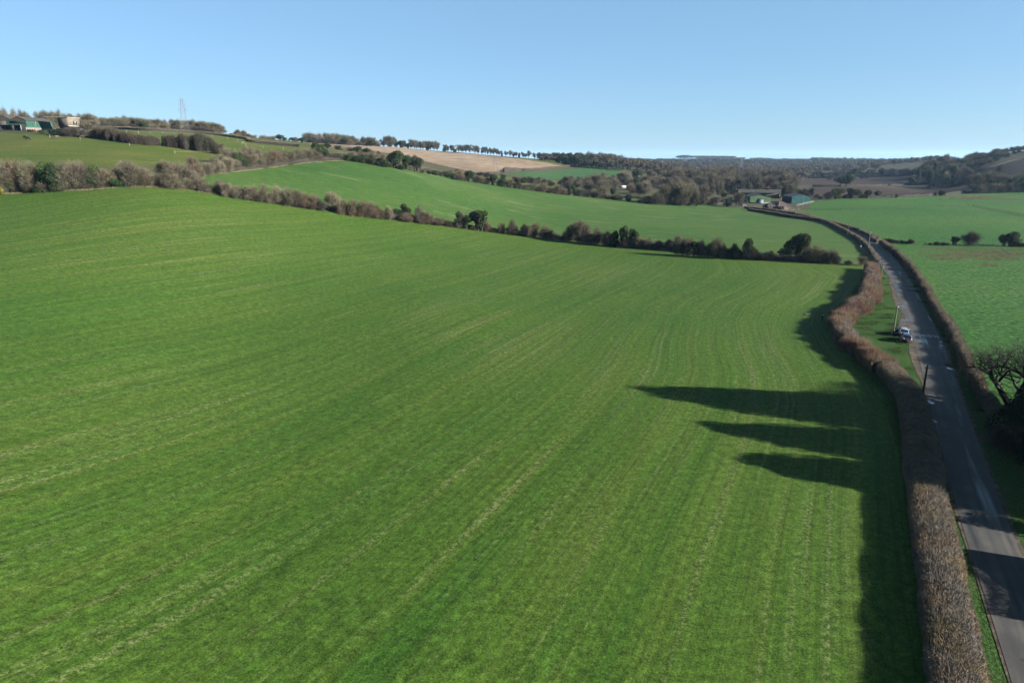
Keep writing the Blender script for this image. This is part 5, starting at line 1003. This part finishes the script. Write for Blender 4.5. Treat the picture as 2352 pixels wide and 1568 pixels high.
# ------------------------------------------------------------------ pylons, poles, fences
M['steel'] = plain('galvanised_steel', (.30, .31, .31), .5, var=.1)
M['pole'] = plain('weathered_pole', (.20, .185, .15), .9, var=.2)
M['postw'] = plain('pale_post', (.62, .60, .52), .8); M['wood'] = plain('fence_timber', (.08, .068, .055), .9)
def pylon(px, pyb, pyt, Y_, rz, arm, lab, wb=5.6, name='pylon'):
    u, m = uz(px, pyt); X = u * Y_; z0 = hz(X, Y_); H = ztop(pyt, Y_) - z0
    b = thing(name, lab, 'pylon', (X, Y_, z0), rz, 'lattice pylons carrying the power line')
    A_ = Acc(); r_ = .07; wz = lambda z: wb / 2 * (1 - z / H) ** 1.0 * .86 + .38
    lv = [0]
    while lv[-1] < H * .9: lv.append(lv[-1] + max(1.5, wz(lv[-1]) * 1.7))
    lv[-1] = H * .93
    cs = [(-1, -1), (1, -1), (1, 1), (-1, 1)]
    for sx, sy in cs: A_.add(tube([(sx * wz(z), sy * wz(z), z) for z in lv] , [r_] * len(lv), 4)); A_.add(tube([(sx * wz(lv[-1]), sy * wz(lv[-1]), lv[-1]), (0, 0, H)], [r_, r_ * .6], 4))
    v, f = A_.arr(); obj('legs', mesh('legs', v, f, [M['steel']]), b)
    A_ = Acc()
    for z1, z2 in zip(lv[:-1], lv[1:]):
        for k in range(4):
            a, c = cs[k], cs[(k + 1) % 4]; P1 = lambda q, z: (q[0] * wz(z), q[1] * wz(z), z)
            A_.add(tube([P1(a, z1), P1(c, z2)], [.04] * 2, 3)); A_.add(tube([P1(c, z1), P1(a, z2)], [.04] * 2, 3)); A_.add(tube([P1(a, z2), P1(c, z2)], [.045] * 2, 3))
    v, f = A_.arr(); obj('bracing', mesh('bracing', v, f, [M['steel']]), b)
    for zf, l_ in ((.62, 1.), (.75, .85), (.88, .7)):
        A_ = Acc(); z = H * zf
        for s in (-1, 1):
            for y in (-1, 1): A_.add(tube([(s * wz(z), y * wz(z), z), (s * arm * l_, 0, z + .1)], [.09] * 2, 3)); A_.add(tube([(s * wz(z + 1.2), y * wz(z + 1.2), z + 1.4), (s * arm * l_, 0, z + .15)], [.07] * 2, 3))
            A_.add(tube([(s * arm * l_, 0, z), (s * arm * l_, 0, z - 1.5)], [.09] * 2, 4))
        v, f = A_.arr(); obj('cross_arm', mesh('cross_arm', v, f, [M['steel']]), b)
    return b, H
PY = [pylon(416, 301, 222, 545, R(38), 3.4, 'tallest lattice pylon on the left skyline rising out of the wood'), pylon(1138, 403, 357, 690, R(5), 3.6, 'lattice pylon standing in the hedgerow in front of the pale brown field'),
      pylon(1521, 405, 368, 1050, R(20), 6., 'grey lattice pylon among the valley woods right of the green field'), pylon(1704, 390, 361, 1500, R(10), 5., 'faint lattice pylon over the distant wood, farthest from the camera')]
def cable(a, b_, sag, r_, lab, name='power_line'):
    A_ = Acc()
    for (p, q) in zip(a, b_):
        t = np.linspace(0, 1, 14)[:, None]; P = np.array(p) * (1 - t) + np.array(q) * t; P[:, 2] -= (4 * sag * t * (1 - t))[:, 0]
        A_.add(tube(P, [r_] * 14, 3))
    v, f = A_.arr(); o = obj(name, mesh(name, v, f, [M['steel']])); o['label'] = lab; o['category'] = 'cable'
def tips(pl):
    b, H = pl; c, s = math.cos(b.rotation_euler.z), math.sin(b.rotation_euler.z); out = []
    for zf, l_ in ((.62, 1.), (.75, .85), (.88, .7)):
        for sg in (-1, 1): x = sg * 3.5 * l_; out.append((b.location.x + c * x, b.location.y + s * x, b.location.z + H * zf - 1.5))
    return out
cable(tips(PY[0]), tips(PY[1]), 9, .025, 'thin sagging power cables between the skyline pylon and the pylon by the brown field')
gp = 'utility poles along the lane'
PT = []
for i, (xt, yt, xb, yb, lab, wd) in enumerate([(2131, 839, 2116, 926, 'dark utility pole nearest the camera, rising out of the thick hedge beside the lane', .15), (2062, 700, 2051, 771, 'utility pole on the grass just left of the parked cars', .13), (2028, 609, 2024, 640, 'short pale pole at the far tip of the grass triangle', .1), (1997, 531, 1993, 578, 'utility pole at the bend where the lane is wet', .13),
        (1953, 504, 1946, 543, 'slightly leaning utility pole on the left of the lane beyond the bend', .13), (1913, 492, 1912, 519, 'utility pole between two roadside hedges, beyond the leaning one', .13), (1831, 464, 1831, 496, 'pale utility pole beside the lane, right of the bungalow', .13), (1843, 447, 1843, 481, 'tall pale utility pole in the pasture, in front of the teal barn', .13),
        (1759, 454, 1759, 475, 'utility pole directly in front of the light green barn', .12), (1715, 458, 1714.6, 478, 'pale utility pole by the lane left of the light green barn', .12), (1694, 464, 1693, 476.5, 'small pale pole by the hedge at the left of the farm', .1), (1651, 438, 1651, 450, 'thin pole standing above the farm trees', .12)]):
    X, Y_ = at(xb, yb); z = hz(X, Y_); ht = ztop(yt, Y_) - z; ht = max(3., ht / (1 + 0)); 
    lean = 0.05 if i == 4 else 0.
    b = thing('utility_pole', lab, 'pole', (X, Y_, z), 0, gp); v, f = tube([(0, 0, -.3), (0, 0, ht * .5), (lean * ht, 0, ht)], [wd * 1.15, wd, wd * .8], 8); obj('post', mesh('post', v, f, [M['pole'] if i else M['darkbark']], smooth=True), b)
    bx('insulator_bracket', [(-.35, .35, -.05, .05, ht - .5, ht - .4), (-.3, -.24, -.04, .04, ht - .4, ht - .2), (.24, .3, -.04, .04, ht - .4, ht - .2)], 'steel', b)
    PT.append((X + lean * ht, Y_, z + ht - .2))
def fence(name, lab, pts, step, h_, mt, rails, rmt=None, r_=.06, grp=None, maxp=100):
    P = resample(pts, step); b = thing(name, lab, 'fence', (P[0][0], P[0][1], hz(*P[0])), 0); o0 = np.array([P[0][0], P[0][1], hz(*P[0])])
    zz = hgt(P[:, 0], P[:, 1]); pm = None
    for i in range(min(len(P), maxp)):
        p = np.array([P[i][0], P[i][1], zz[i]]) - o0
        if pm is None: v, f = boxv(-r_, r_, -r_, r_, -.2, h_); pm = mesh('post', v, f, [M[mt]])
        obj('post', pm, b, tuple(p))
    A_ = Acc()
    for q in rails:
        A_.add(tube([tuple(np.array([P[i][0], P[i][1], zz[i] + q]) - o0) for i in range(len(P))], [.03 if rmt else .045] * len(P), 3))
    v, f = A_.arr(); obj('rail' if not rmt else 'tape', mesh('rail', v, f, [M[rmt or mt]]), b)
fence('wire_fence', 'post and wire fence crossing the pasture from the lane to the right edge', zl(7, [(1060, 228), (1230, 238), (1480, 245), (1800, 250), (2100, 254), (2450, 262)]), 3.2, 1.3, 'wood', (.5, 1.1))
fence('wire_fence', 'farther post and wire fence across the pasture below the ploughed fields', zl(5, [(-260, 862), (0, 862), (300, 858), (650, 852), (1000, 842), (1400, 830), (1700, 822), (1750, 817)]), 7, 1.3, 'wood', (.6, 1.1))
fence('wire_fence', 'double line of fence posts running down to the right edge of the pasture', zl(5, [(1755, 815), (1900, 838), (2050, 862), (2200, 890), (2400, 935)]), 3.5, 1.3, 'wood', (.5, 1.1))
fence('wire_fence', 'second line of fence posts just below the double line at the right', zl(5, [(1760, 822), (1900, 850), (2100, 890), (2400, 952)]), 3.5, 1.2, 'wood', (.5, 1.))
fence('white_fence', 'pale post fence beside the teal barn', zl(4, [(1640, 925), (1720, 905), (1800, 888), (1858, 876)]), 2.6, 1.4, 'postw', (.7, 1.2), r_=.1)
fence('garden_fence', 'short pale post fence in front of the brick bungalow', zl(18, [(1100, 480), (1250, 484), (1400, 484), (1620, 480)]), 2.6, 1.2, 'postw', (.6,), r_=.07)
fence('tape_fence', 'white electric tape fence with pale posts crossing the horse paddock', zl(1, [(470, 474), (567, 487), (640, 470), (710, 478), (818, 518), (1058, 545), (1221, 552)]), 18, 1.5, 'postw', (1.1,), 'postw', r_=.055)
fence('tape_fence', 'white electric tape fence at the right-hand end of the horse paddock', zl(1, [(1646, 627), (1790, 622), (1895, 627), (2003, 622)]), 12, 1.5, 'postw', (1.1,), 'postw', r_=.055)
fence('tape_fence', 'line of pale posts along the upper paddock below the thin hedge', zl(1, [(1190, 425), (1320, 438), (1500, 436), (1700, 448), (1900, 460), (2100, 480), (2300, 520)]) + zl(2, [(150, 305), (350, 335), (550, 350)]), 11, 1.3, 'postw', (1.0,), 'postw', r_=.07)
fence('rail_fence', 'dark post and rail fence in front of the hilltop barns', zl(16, [(-200, 840), (0, 855), (280, 875), (450, 890), (690, 905), (900, 905), (1240, 930), (1400, 945)]), 2.6, 1.35, 'wood', (.5, .9, 1.25), r_=.08)

# warning sign seen from behind, right of the lane
X, Y_ = at(*V(11, 2008, 548)); z = hz(X, Y_); ht = ztop(V(11, 2038, 385)[1], Y_) - z
b = thing('road_sign', 'triangular road sign on a grey post, seen from behind, right of the lane', 'sign', (X + .4, Y_, z), R(-25)); v, f = tube([(0, 0, 0), (0, 0, ht)], [.05, .05], 8); obj('post', mesh('post', v, f, [M['steel']]), b)
obj('sign_plate', mesh('plate', [(-.5, .06, ht - 1.0), (.5, .06, ht - 1.0), (0, .06, ht - .1), (-.5, .09, ht - 1.0), (.5, .09, ht - 1.0), (0, .09, ht - .1)], [(0, 1, 2), (5, 4, 3), (0, 3, 4, 1), (1, 4, 5, 2), (2, 5, 3, 0)], [M['dtimber']]), b)
X, Y_ = at(*V(7, 420, 278)); b = thing('marker_post', 'small white marker post in the field edge by the lane bend', 'post', (X, Y_, hz(X, Y_)), 0); bx('post', (-.12, .12, -.05, .05, 0, 1.1), 'postw', b); bx('cap', (-.14, .14, -.07, .07, 1.1, 1.25), 'white', b)
# ------------------------------------------------------------------ cars, person, horses
def paint(name, c, met=.3): 
    t = NT(name); t.color(c); t.b.inputs['Roughness'].default_value = .28; t.b.inputs['Metallic'].default_value = met; t.b.inputs['Coat Weight'].default_value = .6; t.b.inputs['Specular IOR Level'].default_value = .5; return t.m
M['silver'] = paint('silver_sky_tint', (.50, .62, .80)); M['navy'] = paint('navy_paint', (.03, .05, .13), 0.); M['rubber'] = plain('tyre_rubber', (.02, .02, .02), .9)  # blue sky reflection is painted into the silver base colour
M['rim'] = plain('alloy', (.45, .45, .46), .35, metal=.6); M['tail'] = plain('tail_lamp_red', (.55, .02, .02), .3, spec=.5); M['blackp'] = plain('black_plastic', (.025, .025, .027), .6)
M['plate'] = plain('yellow_plate', (.5, .38, .06), .5); M['cglass'] = plain('car_glass', (.012, .016, .02), .05, spec=.7)
def loft(rows, name, mt, parent, cap=True, smooth=True):
    v = np.array([p for r in rows for p in r], float); k = len(rows[0]); m_ = len(rows); f = []
    for i in range(m_ - 1):
        for j in range(k): f.append((i * k + j, i * k + (j + 1) % k, (i + 1) * k + (j + 1) % k, (i + 1) * k + j))
    if cap: f += [tuple(range(k))[::-1], tuple(range((m_ - 1) * k, m_ * k))]
    return obj(name, mesh(name, v, f, [M[mt]], smooth=smooth), parent)
def sect(y, hw, z0, z1, k=.82):   # rounded body section
    return [(-hw * k, y, z0), (-hw, y, z0 + .15), (-hw * 1.0, y, (z0 + z1) / 2), (-hw * .95, y, z1 - .07), (-hw * k, y, z1), (hw * k, y, z1), (hw * .95, y, z1 - .07), (hw, y, (z0 + z1) / 2), (hw, y, z0 + .15), (hw * k, y, z0)]
def car(name, label, px, py, heading, pm, tall, door_open=False, shift=(0, 0)):
    X, Y_ = at(px, py); dx, dy_ = heading; L = 4.3
    X += dx * L / 2 + shift[0]; Y_ += dy_ * L / 2 + shift[1]
    b = thing(name, label, 'car', (X, Y_, hz(X, Y_) + .05), math.atan2(dy_, dx) - PI / 2, 'cars parked on the grass beside the lane')
    # +y is the front
    S = [(-2.12, .70, .42, .80), (-2.08, .82, .32, .93), (-1.9, .88, .26, .98), (-1.3, .90, .24, 1.0), (-.4, .90, .22, .98), (.6, .90, .22, .96), (1.1, .89, .24, .94), (1.6, .87, .26, .86), (1.95, .82, .3, .76), (2.14, .66, .38, .62)]
    loft([sect(*s) for s in S], 'body', pm, b)
    t = tall
    G_ = [(-1.98, .74, .99, 1.0, .70), (-1.72, .76, .98, t - .10, .64), (-1.4, .78, .97, t - .02, .62), (-.4, .79, .96, t, .61), (.25, .78, .95, t - .04, .60), (.62, .77, .94, t - .18, .62), (1.12, .74, .93, .95, .70)]
    gw = loft([[(-w0, y, z0 - .05), (-w0 * .99, y, z0), (-w1, y, z1 - .01), (w1, y, z1 - .01), (w0 * .99, y, z0), (w0, y, z0 - .05)] for y, w0, z0, z1, w1 in G_], 'windows', 'cglass', b, smooth=False)
    rows = [[(-w1 - .02, y, z1 - .03), (-w1 * .9, y, z1 + .02), (0, y, z1 + .045), (w1 * .9, y, z1 + .02), (w1 + .02, y, z1 - .03), (0, y, z1 - .04)] for y, w0, z0, z1, w1 in G_[1:5]]
    rf = loft(rows, 'roof', pm, b)
    bx('roof_rail', [(-.62, -.58, -1.3, .2, t + .02, t + .06), (.58, .62, -1.3, .2, t + .02, t + .06)], 'blackp', rf)
    A_ = Acc()
    for s in (-1, 1):
        for (y1, y2, z1, z2) in ((-1.98, -1.7, .96, t - .08), (-.35, -.42, .94, t - .02), (1.12, .28, .93, t - .05)):
            A_.add(tube([(s * .76, y1, z1), (s * .645, y2, z2)], [.045, .04], 4))
    v, f = A_.arr(); obj('pillars', mesh('pillars', v, f, [M[pm]]), b)
    for s in (-1, 1):
        tl = bx('taillight', (s * .60 - .14, s * .60 + .14, -2.13, -1.92, .66, .9), 'tail', b)
        for y in (-1.32, 1.36):
            a = np.arange(14) * 2 * PI / 14; v = [(s * (.9 if q else .68), y + .32 * math.cos(k), .32 + .32 * math.sin(k)) for q in (0, 1) for k in a]
            f = [tuple(range(14)), tuple(range(14, 28))] + [(i, (i + 1) % 14, 14 + (i + 1) % 14, 14 + i) for i in range(14)]
            w_ = obj('wheel', mesh('wheel', v, f, [M['rubber']]), b); v2 = [(s * .912, y, .32)] + [(s * .905, y + .2 * math.cos(k), .32 + .2 * math.sin(k)) for k in a]
            obj('rim', mesh('rim', v2, [(0, 1 + i, 1 + (i + 1) % 14) for i in range(14)], [M['rim']]), w_)
        bx('mirror', (s * .98 - .1, s * .98 + .1, .72, .86, .92, 1.08), 'blackp' if pm == 'navy' else pm, b)
    bx('bumper', (-.78, .78, -2.17, -2.0, .34, .5), 'blackp', b); bx('number_plate', (-.26, .26, -2.145, -2.125, .62, .74), 'plate', b)
    if door_open:
        d = obj('door', mesh('door', *(lambda vf: (vf[0], vf[1]))(boxv(-.03, .03, -1.05, 0, .3, .95)), [M[pm]]), b, (-.9, .85, 0)); d.rotation_euler.z = R(-38)
        w_ = bx('window_frame', [(-.02, .02, -1.0, -.1, .95, 1.35)], 'cglass', d)
    return b
i = int(np.argmin(np.abs(ROADC[:, 1] - 127))); hd = T_[i] if T_[i][1] > 0 else -T_[i]
cN = at(*V(12, 990, 968)); car('dark_blue_car', 'dark blue estate car parked behind the silver one, its right tail lamp catching the sun', *V(12, 985, 968), hd, 'navy', 1.5)
car('silver_car', 'silver car with its left door open, parked ahead of the dark blue car', *V(12, 985, 968), hd, 'silver', 1.5, True, shift=tuple(np.array(hd) * 5.0 + np.array((-.18, .1))))
b = car('dark_car', 'dark off-road car half hidden by trees at the left of the road farm', *V(4, 890, 925), (.9, .43), 'blackp', 1.75); del b['group']
X, Y_ = at(*V(4, 1080, 905)); 

M['jacket'] = plain('black_clothing', (.012, .012, .015), .9); M['skin'] = plain('skin', (.45, .28, .2), .7); M['hair'] = plain('grey_hair', (.28, .26, .24), .9)
def skinned(name, verts, edges, radii, mt, parent, loc=(0, 0, 0), sub=2):
    me = bpy.data.meshes.new(name); me.from_pydata(verts, edges, []); o = bpy.data.objects.new(name, me); col.objects.link(o)
    m_ = o.modifiers.new('s', 'SKIN'); m2 = o.modifiers.new('u', 'SUBSURF'); m2.levels = sub; m2.render_levels = sub
    for d, r_ in zip(me.skin_vertices[0].data, radii): d.radius = (r_, r_) if not isinstance(r_, tuple) else r_
    me.skin_vertices[0].data[0].use_root = True
    bpy.context.view_layer.update()
    nm = bpy.data.meshes.new_from_object(o.evaluated_get(bpy.context.evaluated_depsgraph_get())); bpy.data.objects.remove(o)
    nm.materials.clear(); nm.materials.append(M[mt])
    return obj(name, nm, parent, loc)
X, Y_ = at(*V(17, 1300, 852)); 
pb = thing('person', 'person in dark clothing standing in the field by the hedge, holding a controller', 'person', (X, Y_, hz(X, Y_)), R(100))
# faces +x locally; pelvis is the root
Vb = [(0, 0, .95), (0, 0, 1.12), (0, 0, 1.32), (0, 0, 1.47), (0, .10, .92), (.02, .13, .5), (-.01, .14, .08), (.14, .15, .04), (0, -.10, .92), (.06, -.13, .5), (.03, -.14, .08), (.18, -.15, .04),
      (0, .20, 1.42), (.02, .26, 1.14), (.26, .12, 1.12), (0, -.20, 1.42), (.02, -.26, 1.14), (.26, -.12, 1.12), (.01, 0, 1.55)]
Eb = [(0, 1), (1, 2), (2, 3), (0, 4), (4, 5), (5, 6), (6, 7), (0, 8), (8, 9), (9, 10), (10, 11), (3, 12), (12, 13), (13, 14), (3, 15), (15, 16), (16, 17), (3, 18)]
Rb = [(.15, .12), (.16, .12), (.18, .13), (.12, .10), .10, .075, .05, .045, .10, .075, .05, .045, .075, .055, .04, .075, .055, .04, .055]
skinned('body', Vb, Eb, Rb, 'jacket', pb)
hd_ = skinned('head', [(0.02, 0, 1.56), (.03, 0, 1.64), (.035, 0, 1.74)], [(0, 1), (1, 2)], [.06, (.085, .075), (.08, .072)], 'skin', pb)
skinned('hair', [(-.01, 0, 1.70), (.0, 0, 1.775)], [(0, 1)], [(.095, .085), (.085, .08)], 'hair', hd_)
bx('nose', (.115, .14, -.012, .012, 1.64, 1.68), 'skin', hd_); bx('eyes', [(.108, .12, -.042, -.02, 1.685, 1.70), (.108, .12, .02, .042, 1.685, 1.70)], 'jacket', hd_)
for s in (-1, 1):
    hb_ = skinned('hand', [(.27, s * .115, 1.12), (.33, s * .10, 1.125)], [(0, 1)], [(.035, .02), (.04, .02)], 'skin', pb, sub=1)
    for k in range(4): skinned('finger', [(.34, s * (.075 + .018 * k), 1.125), (.375, s * (.07 + .018 * k), 1.115), (.385, s * (.062 + .018 * k), 1.09 + .004 * k)], [(0, 1), (1, 2)], [.009, .008, .007], 'skin', hb_, sub=1)
    skinned('thumb', [(.30, s * .07, 1.13), (.335, s * .05, 1.145)], [(0, 1)], [.011, .009], 'skin', hb_, sub=1)
ct = bx('controller', (.31, .40, -.085, .085, 1.09, 1.13), 'blackp', None); ct.location = pb.location; ct.rotation_euler = pb.rotation_euler; ct['label'] = 'small dark remote controller held by the person in the field'; ct['category'] = 'controller'
X, Y_ = at(*V(17, 690, 545)); cb = thing('equipment_case', 'open dark equipment case lying on the crop left of the person', 'case', (X, Y_, hz(X, Y_) + .02), R(20))
bx('case_base', [(-.42, .42, -.28, .28, 0, .04), (-.42, .42, -.28, -.25, .04, .2), (-.42, .42, .25, .28, .04, .2), (-.42, -.39, -.25, .25, .04, .2), (.39, .42, -.25, .25, .04, .2)], 'blackp', cb)
ld = bx('case_lid', (0, .84, -.28, .28, 0, .05), 'door', cb); ld.location = (.42, 0, .18); ld.rotation_euler.y = R(8)
bx('foam_insert', (-.38, .38, -.24, .24, .05, .15), 'concrete', cb)

M['horse_dark'] = plain('dark_coat', (.03, .024, .02), .8); M['horse_rug'] = plain('grey_rug', (.22, .21, .20), .9); M['horse_pale'] = plain('pale_rug', (.42, .38, .33), .9); M['horse_brown'] = plain('brown_coat', (.12, .07, .045), .8)
def horse(px, py, rz, coat, rug, lab, s_=1.):
    X, Y_ = at(px, py); b = thing('horse', lab, 'horse', (X, Y_, hz(X, Y_)), R(rz), 'horses grazing in the hillside paddocks'); b.scale = (s_, s_, s_)
    Vh = [(0, 0, 1.12), (-.45, 0, 1.17), (-.72, 0, 1.22), (.45, 0, 1.12), (.68, 0, 1.18), (1.05, 0, .92), (1.28, 0, .58), (1.42, 0, .36), (1.55, 0, .14),
          (.62, .17, .85), (.60, .17, .48), (.62, .17, .06), (.62, -.17, .85), (.74, -.17, .48), (.70, -.17, .06),
          (-.68, .17, .92), (-.58, .17, .66), (-.82, .17, .48), (-.78, .17, .06), (-.68, -.17, .92), (-.50, -.17, .66), (-.70, -.17, .48), (-.64, -.17, .06), (-.98, 0, 1.12), (-1.06, 0, .7)]
    Eh = [(0, 1), (1, 2), (0, 3), (3, 4), (4, 5), (5, 6), (6, 7), (7, 8), (3, 9), (9, 10), (10, 11), (3, 12), (12, 13), (13, 14), (1, 15), (15, 16), (16, 17), (17, 18), (1, 19), (19, 20), (20, 21), (21, 22), (2, 23), (23, 24)]
    Rh = [(.30, .33), (.29, .31), (.25, .26), (.29, .34), (.22, .28), .17, .13, .12, .075, .13, .065, .055, .13, .065, .055, .16, .10, .065, .055, .16, .10, .065, .055, .05, .06]
    o = skinned('body', Vh, Eh, Rh, coat, b)
    for s in (-1, 1): v, f = tube([(1.22, s * .05, .72), (1.2, s * .08, .86)], [.035, .01], 4); obj('ear', mesh('ear', v, f, [M[coat]]), b)
    if rug: skinned('rug', [(-.78, 0, 1.14), (-.4, 0, 1.13), (0, 0, 1.09), (.42, 0, 1.11), (.62, 0, 1.14)], [(0, 1), (1, 2), (2, 3), (3, 4)], [(.28, .30), (.33, .36), (.34, .38), (.33, .38), (.27, .32)], rug, b)
horse(*V(1, 262, 500), -10, 'horse_dark', None, 'black horse grazing on the left side of the paddock', 1.25)
horse(*V(1, 236, 488), -30, 'horse_dark', 'horse_rug', 'horse in a dark grey rug just behind the black horse', 1.25)
horse(*V(1, 538, 488), 200, 'horse_brown', 'horse_rug', 'horse in a grey rug beside the first tape fence post', 1.25)
horse(*V(1, 775, 484), 170, 'horse_brown', 'horse_pale', 'horse in a pale rug by the upper paddock hedge', 1.2)
horse(*V(1, 1632, 479), 100, 'horse_dark', None, 'dark horse in the upper paddock above the hedge gap', 1.3)
finish_labels()
# ------------------------------------------------------------------ camera, sun, sky, air
cam = bpy.data.cameras.new('camera'); co = obj('camera', cam, None, (0, 0, CAMZ)); co.rotation_euler = (PI / 2 - PITCH, 0, 0)
cam.sensor_width = 36; cam.lens = 24; cam.clip_end = 30000; cam.clip_start = .5; sc.camera = co
SUN_EL, SUN_AZ = 20.5, 20.0       # light travels towards -X, slightly +Y
sv = Vector((math.cos(R(SUN_EL)) * math.cos(R(SUN_AZ)), -math.cos(R(SUN_EL)) * math.sin(R(SUN_AZ)), math.sin(R(SUN_EL))))
sl = bpy.data.lights.new('sun', 'SUN'); sl.energy = SUN_E; sl.angle = R(.5); sl.color = (1, .955, .88)
so = obj('sun', sl); so.rotation_euler = sv.to_track_quat('Z', 'Y').to_euler()
w = bpy.data.worlds.new('World'); sc.world = w; w.use_nodes = True
nt = w.node_tree; bg = nt.nodes['Background']; sk = nt.nodes.new('ShaderNodeTexSky'); sk.sky_type = 'NISHITA'; sk.sun_disc = False
sk.sun_elevation = R(SUN_EL); sk.sun_rotation = math.atan2(sv.x, sv.y); sk.air_density = AIR; sk.dust_density = DUST; sk.ozone_density = OZ; sk.altitude = 1500
mx = nt.nodes.new('ShaderNodeMix'); mx.data_type = 'RGBA'; mx.inputs[0].default_value = .5; mx.inputs[7].default_value = (1.70, 3.1, 4.25, 1); nt.links.new(sk.outputs[0], mx.inputs[6]); ml = nt.nodes.new('ShaderNodeMix'); ml.data_type = 'RGBA'; ml.blend_type = 'MULTIPLY'; ml.inputs[0].default_value = 1.; ml.inputs[7].default_value = (.61, .615, .62, 1); nt.links.new(mx.outputs[2], ml.inputs[6]); nt.links.new(ml.outputs[2], bg.inputs[0]); bg.inputs[1].default_value = SKY_S
if HAZE:
    hm = bpy.data.materials.new('air'); hm.use_nodes = True; t = hm.node_tree; t.nodes.clear(); o_ = t.nodes.new('ShaderNodeOutputMaterial'); pv = t.nodes.new('ShaderNodeVolumePrincipled')
    pv.inputs['Color'].default_value = HAZE_C; pv.inputs['Density'].default_value = HAZE; pv.inputs['Anisotropy'].default_value = .1
    t.links.new(pv.outputs[0], o_.inputs['Volume'])
    r_ = 11900; z0, z1 = -25, 135
    v = [(x, y, z) for x in (-r_, r_) for y in (-r_, r_) for z in (z0, z1)]
    me = mesh('haze', v, [(0, 1, 3, 2), (4, 6, 7, 5), (0, 4, 5, 1), (2, 3, 7, 6), (0, 2, 6, 4), (1, 5, 7, 3)], [hm]); obj('haze', me, kind='stuff')
sc.view_settings.view_transform = 'Standard'; sc.view_settings.look = 'None'; sc.view_settings.exposure = EXPO; sc.view_settings.gamma = 1
sc.render.film_transparent = False
sc.cycles.max_bounces = 5; sc.cycles.volume_bounces = 0; sc.cycles.transparent_max_bounces = 8
